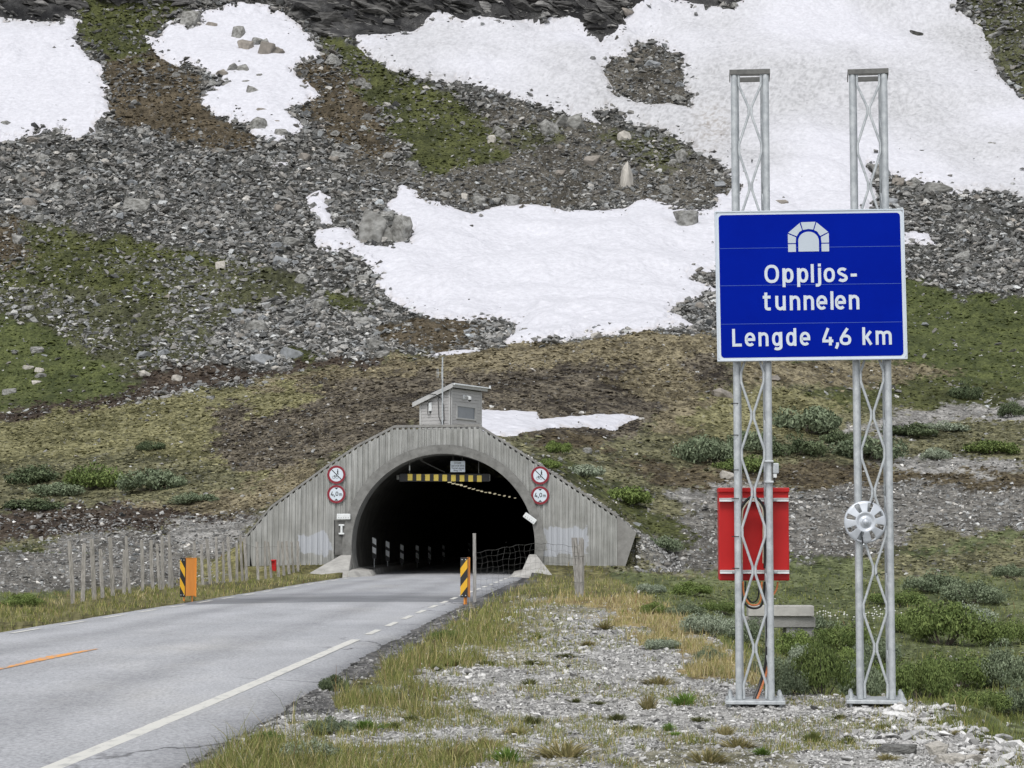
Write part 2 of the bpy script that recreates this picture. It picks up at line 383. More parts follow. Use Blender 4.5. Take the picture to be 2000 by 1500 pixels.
ZONES = [
 ('moor', [(-2000,640),(4000,640),(4000,1200),(-2000,1200)]),
 ('scree', [(-2000,-1000),(4000,-1000),(4000,600),(2000,640),(1750,600),(1400,650),(1100,665),(900,690),(700,700),(500,745),(250,800),(0,830),(-2000,830)]),
 ('rust', [(150,50),(290,90),(380,150),(430,240),(500,262),(470,300),(330,270),(220,235),(200,130)]),
 ('moss', [(150,0),(370,0),(330,50),(280,75),(300,110),(190,110),(150,60)]),
 ('rust', [(575,125),(640,105),(690,150),(740,240),(770,300),(740,330),(640,270),(600,220),(620,180)]),
 ('moss', [(630,70),(690,68),(720,110),(840,165),(930,210),(985,260),(1010,310),(930,345),(830,335),(760,260),(690,150)]),
 ('rubble', [(930,190),(1100,224),(1210,250),(1330,290),(1400,320),(1430,380),(1370,405),(1240,390),(1100,410),(860,400),(770,360),(640,330),(700,300),(850,340),(1000,300)]),
 ('mossrock', [(1180,250),(1300,275),(1350,310),(1300,340),(1200,310)]),
 ('mossrock', [(1000,235),(1080,240),(1100,280),(1010,290)]),
 ('rubble', HOLE),
 ('mossrock', [(-2000,420),(0,425),(150,450),(420,487),(560,520),(600,570),(500,610),(430,640),(420,700),(300,720),(240,800),(0,830),(-2000,830)]),
 ('moss', [(60,450),(200,462),(420,495),(430,520),(250,505),(100,500)]),
 ('moss', [(-500,470),(120,480),(330,560),(300,590),(150,560),(-500,560)]),
 ('rust', [(-500,420),(40,428),(60,500),(0,520),(-500,520)]),
 ('bright', [(-900,600),(0,612),(80,640),(160,690),(240,730),(290,760),(230,790),(100,790),(0,790),(-900,790)]),
 ('moss', [(600,560),(700,575),(720,600),(640,600)]),
 ('moss', [(560,680),(620,690),(620,715),(560,712)]),
 ('peat', [(-500,805),(100,795),(250,765),(300,720),(500,718),(700,700),(760,690),(740,712),(600,725),(480,745),(330,775),(200,800),(0,830),(-500,840)]),
 ('rust', [(740,640),(840,625),(960,635),(930,672),(860,690),(770,680)]),
 ('scree', [(960,628),(1010,640),(970,672),(930,660)]),
 # front hill
 ('yg', [(-2000,830),(0,822),(250,792),(520,752),(640,735),(700,800),(500,830),(520,880),(600,900),(500,950),(300,955),(-2000,950)]),
 ('tan', [(480,752),(800,702),(960,678),(1380,640),(1440,690),(1380,740),(1150,720),(900,735),(700,745),(560,770)]),
 ('heath', [(420,880),(400,800),(560,765),(720,738),(900,728),(1150,712),(1400,702),(1430,740),(1330,790),(1250,815),(1250,850),(1080,870),(940,850),(800,830),(700,870),(620,905),(560,930),(450,910)]),
 ('yg', [(450,770),(560,755),(640,770),(600,800),(480,815)]),
 ('tan', [(1180,740),(1290,700),(1400,760),(1430,820),(1330,850),(1260,830),(1300,790)]),
 ('bmoor', [(1000,850),(1130,840),(1200,850),(1180,885),(1080,880)]),
 ('tan', [(420,960),(600,905),(640,920),(520,990),(440,990)]),
 ('moor', [(-2000,905),(0,905),(300,880),(470,910),(480,960),(-2000,990)]),
 ('peat', [(-2000,1020),(0,1010),(200,985),(420,972),(520,985),(470,1012),(250,1030),(110,1050),(-2000,1075)]),
 ('tan', [(200,990),(420,970),(520,960),(520,990),(430,1005)]),
 ('spoil', [(100,1055),(250,1035),(470,1012),(520,992),(478,1060),(490,1130),(400,1150),(140,1168),(60,1140)]),
 ('gravel', [(330,1030),(500,1000),(490,1050),(400,1070),(330,1060)]),
 ('mossrock', [(-2000,1060),(70,1060),(110,1090),(60,1150),(100,1180),(-2000,1230)]),
 ('moss', [(60,1065),(105,1072),(95,1095),(50,1085)]),
 # right side
 ('bright', [(1400,640),(1500,615),(1600,560),(1780,545),(1900,580),(4000,620),(4000,740),(2000,760),(1800,770),(1650,790),(1600,740)]),
 ('moss', [(1580,770),(1700,740),(2000,760),(2000,800),(1780,800),(1640,795)]),
 ('tan', [(1430,700),(1700,700),(1900,730),(1700,752),(1560,750),(1450,760)]),
 ('gravel', [(1580,860),(1700,825),(1850,795),(2000,783),(4000,760),(4000,810),(2000,815),(1880,822),(1700,865),(1600,880)]),
 ('yg', [(1400,760),(1560,760),(1650,800),(1560,870),(1380,860),(1330,830)]),
 ('moor', [(1230,870),(1500,860),(2000,830),(4000,830),(4000,940),(1230,940)]),
 ('bmoor', [(1180,900),(1400,918),(1600,905),(2000,930),(4000,930),(4000,985),(2000,975),(1800,950),(1500,950),(1280,945)]),
 ('gravel', [(1290,960),(1400,945),(1500,950),(1440,985),(1330,980)]),
 ('spoil', [(1380,960),(1500,955),(1750,945),(2000,960),(4000,960),(4000,1040),(1950,1040),(1800,1030),(1720,1080),(1600,1100),(1480,1110),(1400,1120),(1260,1110),(1240,1040),(1340,1010)]),
 ('gravel', [(1700,905),(1800,895),(1920,900),(2000,905),(2000,925),(1850,930)]),
 ('moss', [(1030,868),(1100,900),(1200,950),(1290,1000),(1360,1040),(1340,1070),(1280,1060),(1230,1020),(1120,950)]),
 ('low', [(1500,1095),(1720,1090),(1900,1045),(4000,1040),(4000,1210),(1500,1210)]),
 ('moor', [(1720,1090),(2000,1060),(4000,1060),(4000,1120),(1720,1130)]),
 ('low', [(1150,1125),(4000,1125),(4000,1600),(1900,1600),(1600,1370),(1400,1330)]),
]
WZONES = [   # the near, level ground: outlines in metres (X, Y)
 ('verge', [(-60,0),(-60,95),(-12,95),(-9,60),(-9,0)]),
 ('low', [(-60,30),(-60,100),(-15.5,92),(-12.6,60),(-12.2,30)]),
 ('spoil', [(-13.8,60),(-10.0,72),(-9.5,86),(-11.3,89),(-32,89),(-24,68)]),
 ('verge', [(-8,80),(-5.8,88),(-14,88),(-12,70)]),
 ('padgr', [(-3,0),(3.9,0),(3.9,24),(3.3,50),(2.4,58),(.6,56),(.9,40),(0,30),(-1.8,20),(-3,14)]),
 ('padmix', [(-.9,60),(.2,42),(-.2,33),(-1.2,26),(-.4,26),(.8,33),(1.4,42),(3.2,50),(3.2,70),(0,70)]),
 ('dryg', [(2.0,34),(2.0,44),(3.6,46),(3.3,34),(2.9,24),(2.1,22),(1.9,28)]),
 ('dryg', [(.8,48),(3.5,46),(4.3,60),(1.0,62)]),
 ('verge', [(-2.0,19),(-1.2,18.5),(-.9,23),(-.9,27),(-.2,31),(-.1,38),(.4,46),(.3,56),(1.2,75),(1.3,87),(-.4,88),(-1.2,60),(-1.5,45),(-1.75,32)]),
 ('verge', [(.2,56),(5.5,57),(6.5,87.5),(.4,87.5)]),
 ('verge', [(-2.4,8),(-.9,8),(-.6,14.2),(-1.3,16),(-1.9,17),(-2.2,16)]),
 ('padmix', [(-1.5,13),(.6,13),(1.0,15.3),(.2,16),(-1.2,15.6)]),
 ('padmix', [(1.0,12),(2.2,12),(2.4,15.2),(1.6,15.6)]),
]
def inside(poly, x, y):
    poly = np.array(poly, float); r = np.zeros(x.shape, bool); j = len(poly) - 1
    for i in range(len(poly)):
        xi, yi = poly[i]; xj, yj = poly[j]
        if yi != yj:
            r ^= ((yi > y) != (yj > y)) & (x < (xj - xi) * (y - yi) / (yj - yi) + xi)
        j = i
    return r
def sdf(poly, x, y):
    poly = np.array(poly, float); d = np.full(x.shape, 1e9); j = len(poly) - 1
    for i in range(len(poly)):
        a = poly[j]; e = poly[i] - a; L2 = max((e * e).sum(), 1e-9)
        t = np.clip(((x - a[0]) * e[0] + (y - a[1]) * e[1]) / L2, 0, 1)
        d = np.minimum(d, (x - a[0] - t * e[0])**2 + (y - a[1] - t * e[1])**2); j = i
    d = np.sqrt(d); return np.where(inside(poly, x, y), d, -d)
def zones(X, Y, Z, px, py):
    """kind of ground at each point"""
    jx = fbm(px / 9, py / 5, 77, 3, .8) * 1.6 + _hash((X * 7).astype(np.int64), (Y * 5).astype(np.int64), 5) - .5
    wx = fbm(px / 60, py / 24, 31, 6, .78) * 62 + jx * 15; wy = fbm(px / 60 + 9, py / 24 + 4, 37, 6, .78) * 34 + (_hash((X * 9).astype(np.int64), (Y * 6).astype(np.int64), 6) - .5 + fbm(px / 9 + 7, py / 5, 78, 3, .8)) * 9
    zi = np.zeros(X.shape, np.int16); a = px + wx; b = py + wy
    for n, pl in ZONES: zi[inside(pl, a, b)] = ZN.index(n)
    near = Y < 88.5; zi[near & (X < 3.4 + .0 * Y)] = ZN.index('verge')
    xw = X + fbm(X * .9, Y * .45, 41, 5, .65) * 1.3; yw = Y + fbm(X * .9 + 5, Y * .45, 43, 5, .65) * 3.5
    for n, pl in WZONES: zi[near & (X < padedge(Y) + .4) & inside(pl, xw, yw)] = ZN.index(n)
    rr = roadR(np.clip(Y, -10, 199)); e = X - rr
    zi[near & (e > 0) & (e < 1.15 + fbm(X * 2, Y * 1.2, 47, 3) * .5) & (Y > 5)] = ZN.index('dirt')
    px_ = np.clip(px, -1500, 3500)
    cl = (py < 62 + fbm(px_ / 60, px_ * 0, 51, 4) * 30) & (Y > 380)
    for pl in ([(-2000,-900),(135,-900),(135,40),(-2000,40)], [(560,-900),(1290,-900),(1290,-10),(1216,28),(1208,64),(1172,90),(1132,44),(1000,46),(906,46),(860,22),(812,66),(700,80),(640,74),(600,60),(560,10)], [(1290,-900),(4000,-900),(4000,-60),(1480,-20),(1400,20),(1290,10)], [(135,-900),(560,-900),(560,0),(135,0)]):
        zi[inside(pl, px + wx * .3, py + wy * .5) & (Y > 300)] = ZN.index('cliff')
    for pl in ([(1862,-60),(1905,40),(1945,120),(2000,190),(2600,380),(2600,-60)],):
        zi[inside(pl, px, py)] = ZN.index('mossrock')
    return zi

# ------------------------------------------------------------------ the terrain sheet
rows = np.concatenate([[-40, -15, 0, 5, 8, 10, 11.5], 6400 / (np.arange(1560, 1127, -3.0) - 1050), np.arange(83.4, 86.9, .5), [87.0, 87.35, 87.55, 87.8],
                       np.arange(88.3, 200, .36), np.arange(200, 470, .62), np.arange(470, 560, 6)])
rows = np.unique(np.round(rows, 3))
us = np.concatenate([np.linspace(-.6, -.33, 28), (np.arange(-310, 2310, 2.9) - 1000) / F, np.linspace(.33, .6, 28)])
us = np.unique(np.round(us, 6))
YY, UU = np.meshgrid(rows, us, indexing='ij')
XX = UU * np.maximum(YY, 14) * (1 + .0 * YY)
ZZ = H(XX, YY)
PX, PY, DD = proj(XX, np.maximum(YY, 1), ZZ)
ZI = zones(XX, YY, ZZ, PX, PY)
nR, nC = XX.shape
zd = np.array([ZT[n][0] for n in ZN]); zl = np.array([ZT[n][1] for n in ZN])
fine = np.clip(.5 + .95 * fbm(XX * 2.6, YY * 1.7, 61, 4, .75) + .45 * fbm(XX * .35, YY * .22, 67, 4), 0, 1)
nearm = sstep((70 - YY) / 30)
fine = fine * (1 - nearm) + nearm * np.clip(.5 + .9 * fbm(XX * 14, YY * 9, 71, 3, .8) + .4 * fbm(XX * 1.2, YY * .8, 73, 3), 0, 1)
fine = np.clip(.5 + (fine - .5) * 1.9, 0, 1) ** 1.15
clf = np.clip(.42 + 1.1 * fbm(XX * .16 + ZZ * .10, ZZ * .30 - XX * .05, 63, 5, .7) + .5 * fbm(XX * .9 + ZZ * .5, ZZ * 1.1, 64, 3, .7), 0, 1)
fine = np.where(ZI == ZN.index('cliff'), clf ** 1.5, fine)
COL = zd[ZI] + (zl[ZI] - zd[ZI]) * fine[..., None]
# pale lichen and stone flecks
fl = vnoise(XX * 9, YY * 5, 81) * (vnoise(XX * 3, YY * 3, 83) > .45)
flk = (fl > .9) & (YY > 80) & ~np.isin(ZI, [ZN.index(k) for k in ('cliff', 'bright')])
COL[flk] = COL[flk] * .4 + .16
# smooth the seams between kinds a little
for k in range(1):
    COL[1:-1, 1:-1] = (COL[1:-1, 1:-1] * 4 + COL[:-2, 1:-1] + COL[2:, 1:-1] + COL[1:-1, :-2] + COL[1:-1, 2:]) / 8
idx = np.arange(nR * nC).reshape(nR, nC)
Q = np.stack([idx[:-1, :-1], idx[:-1, 1:], idx[1:, 1:], idx[1:, :-1]], -1)
yc = (YY[:-1, :-1] + YY[1:, :-1]) / 2; xc = (XX[:-1, :-1] + XX[:-1, 1:]) / 2
hole = (yc > 86.9) & (yc < 88.2) & (np.abs(xc - ARC.x) < AR + 1.0)
M['terrain'] = mat('ground_cover', (0, 0, 0), .95, attr=True, scale=4, vary=(.42, 1.62), contrast=(.34, .66), bump=.08, bscale=4, spec=.15)
tm = mesh_np('terrain', np.stack([XX, YY, ZZ], -1).reshape(-1, 3), Q[~hole].reshape(-1, 4), COL.reshape(-1, 3))
tag(link('mountainside', tm, None, M['terrain']), kind='structure')
# visible part of each column
mn = np.minimum.accumulate(PY, axis=0); VIS = PY <= mn + .5
VIS &= (PX > -60) & (PX < 2060) & (PY > -40) & (PY < 1540) & (YY > 10)

# ------------------------------------------------------------------ snow
M['snow'] = mat('old_snow', (0, 0, 0), .75, attr=True, scale=1.3, vary=(.90, 1.06), bump=.22, bscale=1.1, spec=.2)
snow_s = np.full(XX.shape, -99.0)
for key, pl in SNOW.items():
    bb = np.array(pl); m = (PX > bb[:, 0].min() - 30) & (PX < bb[:, 0].max() + 30) & (PY > bb[:, 1].min() - 30) & (PY < bb[:, 1].max() + 30) & (YY > 100)
    r = np.where(m.any(1))[0]; c = np.where(m.any(0))[0]; r0, r1, c0, c1 = r[0], r[-1] + 1, c[0], c[-1] + 1
    px, py = PX[r0:r1, c0:c1], PY[r0:r1, c0:c1]; x, y, z = XX[r0:r1, c0:c1], YY[r0:r1, c0:c1], ZZ[r0:r1, c0:c1]
    jx = fbm(px / 26, py / 12, 91, 4, .6) * 8; jy = fbm(px / 26 + 3, py / 12, 93, 4, .6) * 4
    s = sdf(pl, px + jx, py + jy)
    if key == 'C': s = np.minimum(s, -sdf(HOLE, px + jx, py + jy))
    if key in 'HI': s = s * 1.8 + 1
    lowedge = sstep((py - 200) / 200) if key in 'AB' else 1
    s = s - np.where(s < 26, (fbm(x * .55, y * .4, 97, 3, .6) > .30) * 9.0, 0) * (key not in 'HIG')      # stones melted out near the rim
    full = -99 * np.ones(XX.shape); full[r0:r1, c0:c1] = s; snow_s = np.maximum(snow_s, np.where(m, full, -99))
    th = np.clip(s * .05, -.5, .55) + np.clip(s - 11, 0, 40) * .01
    if key in 'HI': th = np.clip(s * .02, -.3, .12)
    zs = z + th + .02
    zs = zs + (fbm(x * .07, y * .06, 171, 3) * 1.5 + fbm(x * .28, y * .22, 173, 3) * .28) * sstep((s - 10) / 50) * (key not in 'HI')
    yo = y; y = y + z * .7
    dirty = np.clip(fbm(x * .03, y * .022, 101, 3) * 1.9 + (.25 if key == 'C' else -.6), 0, 1) if key in 'CAB' else 0 * x
    sp = np.clip(fbm(x * 1.5, y * 1.1, 103, 4, .8) * 1.7 + .25, 0, 1)
    a = .615 - dirty * (.09 + .13 * sp) - (.035 if key in 'CAB' else .01) * sp  # broad grey is old dirt plus soft shading put into the snow colour
    if key == 'C':
        rust = sstep((60 - np.hypot(px - 1390, (py - 250) * .8)) / 60) * .6 + sstep((14 - s) / 14) * .3
    else: rust = sstep((10 - s) / 10) * .45
    rust = rust * sp
    col = np.stack([a * (1 - .22 * rust), a * (1 - .34 * rust) * 1.0, a * (1.065 - .04 * dirty) * (1 - .48 * rust)], -1)
    keep = (s[:-1, :-1] > -9) | (s[1:, 1:] > -9) | (s[:-1, 1:] > -9)
    keep &= m[r0:r1, c0:c1][:-1, :-1]
    lid = np.arange(px.size).reshape(px.shape); q = np.stack([lid[:-1, :-1], lid[:-1, 1:], lid[1:, 1:], lid[1:, :-1]], -1)[keep]
    used, inv = np.unique(q, return_inverse=True)
    V = np.stack([x, yo, zs], -1).reshape(-1, 3)[used]; base = V[np.argmin(V[:, 1])].copy(); V = V - base
    me = mesh_np('snow', V, inv.reshape(-1, 4), col.reshape(-1, 3)[used], smooth=True)
    o = link(SLABEL[key][0], me, None, M['snow']); o.location = base
    tag(o, SLABEL[key][1], 'snow patch', 'old snow patches on the mountainside')
print('terrain', XX.shape)

# ------------------------------------------------------------------ road
yr = np.concatenate([np.arange(-10, 12, 2), np.arange(12, 200, .25)]); L_ = []; nx = 40
for k, y in enumerate(yr):
    l = roadL(y) - .38 + .05 * fbm(np.array([y * .8]), np.array([1.0]), 5, 3)[0]
    r = roadR(y) + (.52 + .30 * math.exp(-((y - 15) / 9)**2)) + .11 * fbm(np.array([y * 2.3]), np.array([7.0]), 6, 5, .7)[0]
    if y > 84: r = min(r, roadR(y) + .35)
    t = np.linspace(0, 1, nx); x = l + (r - l) * t; cam_ = .045 * (1 - (2 * t - 1)**2)
    zr = -.02 + cam_ + 0 * t; x = np.concatenate([[x[0] - .05], x, [x[-1] + .06]]); zr = np.concatenate([[-.09], zr, [-.09]])
    L_.append(np.stack([x, np.full(nx + 2, y), zr], -1))
L_ = np.array(L_); rid = np.arange(L_.shape[0] * (nx + 2)).reshape(-1, nx + 2)
q = np.stack([rid[:-1, :-1], rid[:-1, 1:], rid[1:, 1:], rid[1:, :-1]], -1).reshape(-1, 4)
def roadz(X, Y):
    l = roadL(Y) - .38; r = roadR(Y) + .55; t = (X - l) / (r - l); return -.02 + .045 * (1 - (2 * t - 1)**2)
am = bpy.data.materials.new('worn_asphalt'); am.use_nodes = True; n = am.node_tree.nodes; L = am.node_tree.links; b = n['Principled BSDF']; b.inputs['Roughness'].default_value = .85
b.inputs['Specular IOR Level'].default_value = .3
tc = n.new('ShaderNodeTexCoord')
def noise(sc, st, det=4, ro=.6):
    mp = n.new('ShaderNodeMapping'); mp.inputs['Scale'].default_value = st; L.new(tc.outputs['Object'], mp.inputs[0])
    z = n.new('ShaderNodeTexNoise'); z.inputs['Scale'].default_value = sc; z.inputs['Detail'].default_value = det; z.inputs['Roughness'].default_value = ro; L.new(mp.outputs[0], z.inputs['Vector']); return z.outputs[0]
def ramp(src, stops):
    r = n.new('ShaderNodeValToRGB'); e = r.color_ramp.elements
    while len(e) < len(stops): e.new(.5)
    for k, (p_, c_) in enumerate(stops): e[k].position = p_; e[k].color = (*c_, 1) if len(c_) == 3 else c_
    L.new(src, r.inputs[0]); return r.outputs[0]
def mixc(kind, fac, a_, b_):
    m_ = n.new('ShaderNodeMix'); m_.data_type = 'RGBA'; m_.blend_type = kind
    if hasattr(fac, 'default_value') or not isinstance(fac, (int, float)): L.new(fac, m_.inputs[0])
    else: m_.inputs[0].default_value = fac
    for k, v in ((6, a_), (7, b_)):
        if isinstance(v, tuple): m_.inputs[k].default_value = (*v, 1)
        else: L.new(v, m_.inputs[k])
    return m_.outputs[2]
c0 = ramp(noise(.35, (1, .35, 1), 5), [(.3, (.385, .393, .412)), (.55, (.435, .44, .453)), (.75, (.47, .464, .452))])
c1 = ramp(noise(26, (1, .6, 1), 3, .8), [(.3, (.60, .60, .61)), (.55, (1, 1, 1)), (.8, (1.35, 1.35, 1.35))])
c = mixc('MULTIPLY', 1.0, c0, c1)
c2 = ramp(noise(1.6, (.45, .18, 1), 4), [(.35, (.86, .86, .86)), (.6, (1.06, 1.06, 1.06))]); c = mixc('MULTIPLY', .8, c, c2)
at2 = n.new('ShaderNodeAttribute'); at2.attribute_name = 'wear'; c = mixc('MULTIPLY', 1.0, c, at2.outputs['Color'])
# old resurfacing joint across the road near the portal and a darker mat beyond it
sx = n.new('ShaderNodeSeparateXYZ'); L.new(tc.outputs['Object'], sx.inputs[0])
mm = n.new('ShaderNodeMath'); mm.operation = 'ADD'; L.new(sx.outputs[1], mm.inputs[0]); nn_ = n.new('ShaderNodeMath'); nn_.operation = 'MULTIPLY'; nn_.inputs[1].default_value = -.35; L.new(sx.outputs[0], nn_.inputs[0]); L.new(nn_.outputs[0], mm.inputs[1])
mr = n.new('ShaderNodeMapRange'); mr.inputs[1].default_value = 40; mr.inputs[2].default_value = 70; L.new(mm.outputs[0], mr.inputs[0])
jr = ramp(mr.outputs[0], [(0, (0, 0, 0)), (.395, (0, 0, 0)), (.40, (.78, .78, .78)), (.52, (.95, .95, .95)), (.62, (.42, .42, .42)), (.66, (.5, .5, .5)), (.70, (.22, .22, .22)), (1, (.2, .2, .2))])
jn = ramp(noise(1.2, (.35, 1.6, 1), 4), [(.25, (.55, .55, .55)), (.7, (1, 1, 1))]); jf = mixc('MULTIPLY', 1.0, jr, jn)
c = mixc('MIX', jf, c, (.10, .105, .115))
# hairline cracks, denser towards the shoulder
vo = n.new('ShaderNodeTexVoronoi'); vo.feature = 'DISTANCE_TO_EDGE'; vo.inputs['Scale'].default_value = .55
mp = n.new('ShaderNodeMapping'); mp.inputs['Scale'].default_value = (1, .5, 1); L.new(tc.outputs['Object'], mp.inputs[0])
wn = n.new('ShaderNodeTexNoise'); wn.inputs['Scale'].default_value = 2.2; wn.inputs['Detail'].default_value = 5; L.new(mp.outputs[0], wn.inputs['Vector'])
wv = n.new('ShaderNodeMix'); wv.data_type = 'VECTOR'; wv.inputs[0].default_value = .45; L.new(mp.outputs[0], wv.inputs[4]); L.new(wn.outputs[1], wv.inputs[5]); L.new(wv.outputs[1], vo.inputs['Vector'])
cr = ramp(vo.outputs[0], [(0, (1, 1, 1)), (.012, (0, 0, 0))]); at_ = n.new('ShaderNodeAttribute'); at_.attribute_name = 'col'
cf = mixc('MULTIPLY', 1.0, cr, at_.outputs['Color']); c = mixc('MIX', cf, c, (.05, .05, .052))
L.new(c, b.inputs['Base Color'])
bp = n.new('ShaderNodeBump'); bp.inputs['Distance'].default_value = .006; L.new(noise(60, (1, 1, 1), 3, .7), bp.inputs['Height']); L.new(bp.outputs[0], b.inputs['Normal'])
M['asphalt'] = am
tt = np.tile(np.concatenate([[0], np.linspace(0, 1, nx), [1]]), len(yr)); crk = np.clip(.10 + np.clip((tt - .86) / .1, 0, 1) * .9, 0, 1)
rm = mesh_np('road', L_.reshape(-1, 3), q, np.stack([crk] * 3, -1), smooth=True)
tn = np.tile(np.concatenate([[0], np.linspace(0, 1, nx), [1]]), len(yr)); yv = L_.reshape(-1, 3)[:, 1]; tw_ = 1.0
for tc_ in (.16, .38, .60, .82): tw_ = tw_ + .08 * np.exp(-((tn - tc_) / .045)**2)
for tc_ in (.27, .71): tw_ = tw_ - .13 * np.exp(-((tn - tc_) / .04)**2)
tw_ = tw_ * (1 + .05 * fbm(tn * 9, yv * .25, 151, 4)) - .22 * np.clip((tn - .945) / .05, 0, 1); wa = rm.color_attributes.new('wear', 'FLOAT_COLOR', 'POINT'); wc_ = np.ones((len(tn), 4), np.float32); wc_[:, :3] = tw_[:, None]; wa.data.foreach_set('color', wc_.ravel())
ro = link('road', rm, None, am); tag(ro, kind='structure')

# painted lines
M['line'] = mat('road_line_paint', (.66, .65, .60), .7, (.42, .42, .40), 9, stretch=(1, .4, 1), contrast=(.52, .74))
M['linec'] = mat('yellow_centre_paint', (.80, .36, .09), .7, (.36, .35, .34), 10, stretch=(1, .3, 1), contrast=(.5, .62))
def strip(name, f, y0, y1, wd, m, lab):
    ys = np.arange(y0, y1 + .01, .25 if y1 - y0 > 3 else (y1 - y0) / 4)
    V = []
    for y in ys:
        x = float(f(y)); j = .012 * (random.random() - .5)
        for s_ in (-wd / 2 + j, wd / 2 + j * .6): V.append((x + s_, y, float(roadz(x + s_, y)) + .006))
    k = len(ys); fs = np.array([(2 * i, 2 * i + 1, 2 * i + 3, 2 * i + 2) for i in range(k - 1)])
    return tag(link(name, mesh_np(name, np.array(V), fs), None, m), kind='structure')
strip('road_marking', roadR, 5, 32.6, .15, M['line'], None)
y = 34.2
while y < 100: strip('road_marking', roadR, y, y + 1.75, .12, M['line'], None); y += 3.25
y = 12.0
while y < 100: strip('road_marking', roadL, y, y + 1.75, .12, M['line'], None); y += 3.25
# worn remnant of the centre line, its ragged side fraying to the left
ys = np.arange(10, 29.3, .1); V = []
for k, y in enumerate(ys):
    x = -6.15 + (y - 24.6) * .058 + .0; wd = .045 + .11 * math.exp(-((y - 27.2) / 1.3)**2) * (.6 + .8 * random.random()) + .03 * random.random()
    if y > 28.5: wd *= (29.3 - y) / .8
    for s_ in (-wd, .03): V.append((x + s_, y, float(roadz(x + s_, y)) + .006))
k = len(ys); tag(link('road_marking', mesh_np('centre', np.array(V), np.array([(2 * i, 2 * i + 1, 2 * i + 3, 2 * i + 2) for i in range(k - 1)])), None, M['linec']), kind='structure')
# ------------------------------------------------------------------ tunnel portal
PWX, PWZ = ARC.x, ARC.z
base = Vector((PWX, WY, 0))
portal = empty('tunnel_portal', base, 0, 'grey board-marked concrete tunnel portal wall with a round dark opening', 'tunnel portal')
def lp(v): return Vector(v) - base
# battened front, cut round the arch
mb = MB(); pitch = .118; RO = AR + .30
xl, xr = P(483, 1100, WY).x, P(1205, 1100, WY).x
x = xl; k = 0
wallbot = [(477, 1062), (500, 1128), (600, 1140), (1215, 1125)]
while x < xr:
    x2 = min(x + pitch * (1 + .12 * (random.random() - .5)), xr)
    rib = k % 2 == 0; d = (.050 + .014 * random.random()) if rib else .012 * random.random(); k += 1
    drop = .16 if rib else .0
    seg = max(1, int(round((x2 - x) / .06)))
    for i in range(seg):
        a, b_ = x + (x2 - x) * i / seg, x + (x2 - x) * (i + 1) / seg
        def zb(v):
            q = abs(v - PWX)
            return PWZ + math.sqrt(RO * RO - q * q) if q < RO else -.15
        za, zc = zb(a), zb(b_)
        if (za < 0) != (zc < 0): za = zc = min(za, zc) if abs((a + b_) / 2 - PWX) > RO else max(za, zc)
        ta, tb = float(walltop(a)), float(walltop(b_))
        yb, yf = .48, -d
        vs = [(a - PWX, yb, za), (b_ - PWX, yb, zc), (b_ - PWX, yb, tb - drop), (a - PWX, yb, ta - drop),
              (a - PWX, yf, za), (b_ - PWX, yf, zc), (b_ - PWX, yf, tb - drop), (a - PWX, yf, ta - drop)]
        mb.add(vs, [(0, 1, 2, 3), (4, 7, 6, 5), (0, 4, 5, 1), (3, 2, 6, 7), (0, 3, 7, 4), (1, 5, 6, 2)])
    x = x2
# concrete with vertical grain, damp streaks and two painted-over patches
cm = bpy.data.materials.new('board_marked_concrete'); cm.use_nodes = True; n = cm.node_tree.nodes; L = cm.node_tree.links; b = n['Principled BSDF']; b.inputs['Roughness'].default_value = .92; b.inputs['Specular IOR Level'].default_value = .2
tc = n.new('ShaderNodeTexCoord')
s1 = ramp(noise(3.4, (5.5, 1, .13), 5, .65), [(.28, (.20, .20, .192)), (.5, (.33, .332, .318)), (.74, (.47, .47, .452))])
s2 = ramp(noise(1.1, (1, 1, .8), 5), [(.3, (.72, .72, .70)), (.62, (1.08, 1.08, 1.08))]); c = mixc('MULTIPLY', .9, s1, s2)
sx = n.new('ShaderNodeSeparateXYZ'); L.new(tc.outputs['Object'], sx.inputs[0])
wz = noise(1.5, (1, 1, 1), 4)
def mth(op, a_, b_=None, c_=None):
    m_ = n.new('ShaderNodeMath'); m_.operation = op
    for k_, v in enumerate((a_, b_, c_)):
        if v is None: continue
        if isinstance(v, (int, float)): m_.inputs[k_].default_value = v
        else: L.new(v, m_.inputs[k_])
    return m_.outputs[0]
def patch(x0, x1, z0, z1):
    wx_ = mth('MULTIPLY', mth('SUBTRACT', wz, .5), 1.1)
    cx, cz, hx, hz = (x0 + x1) / 2, (z0 + z1) / 2, (x1 - x0) / 2, (z1 - z0) / 2
    dx = mth('SUBTRACT', mth('ABSOLUTE', mth('SUBTRACT', mth('ADD', sx.outputs[0], wx_), cx)), hx)
    dz = mth('SUBTRACT', mth('ABSOLUTE', mth('SUBTRACT', mth('ADD', sx.outputs[2], wx_), cz)), hz)
    m_ = n.new('ShaderNodeMapRange'); m_.inputs[1].default_value = .03; m_.inputs[2].default_value = -.03; L.new(mth('MAXIMUM', dx, dz), m_.inputs[0]); return m_.outputs[0]
pa = P(582, 1082, WY) - base; pb = P(646, 1042, WY) - base; pc = P(1063, 1082, WY) - base; pd = P(1148, 1030, WY) - base
pf = mth('MAXIMUM', patch(pa.x, pb.x, pa.z, pb.z), patch(pc.x, pd.x, pc.z, pd.z))
pf = mth('MULTIPLY', pf, .78)
c = mixc('MIX', pf, c, (.44, .46, .50)); L.new(c, b.inputs['Base Color'])
bp = n.new('ShaderNodeBump'); bp.inputs['Distance'].default_value = .012; L.new(noise(14, (2, 1, .5), 4), bp.inputs['Height']); L.new(bp.outputs[0], b.inputs['Normal'])
M['board'] = cm
mb.build('battened_wall', cm, portal)
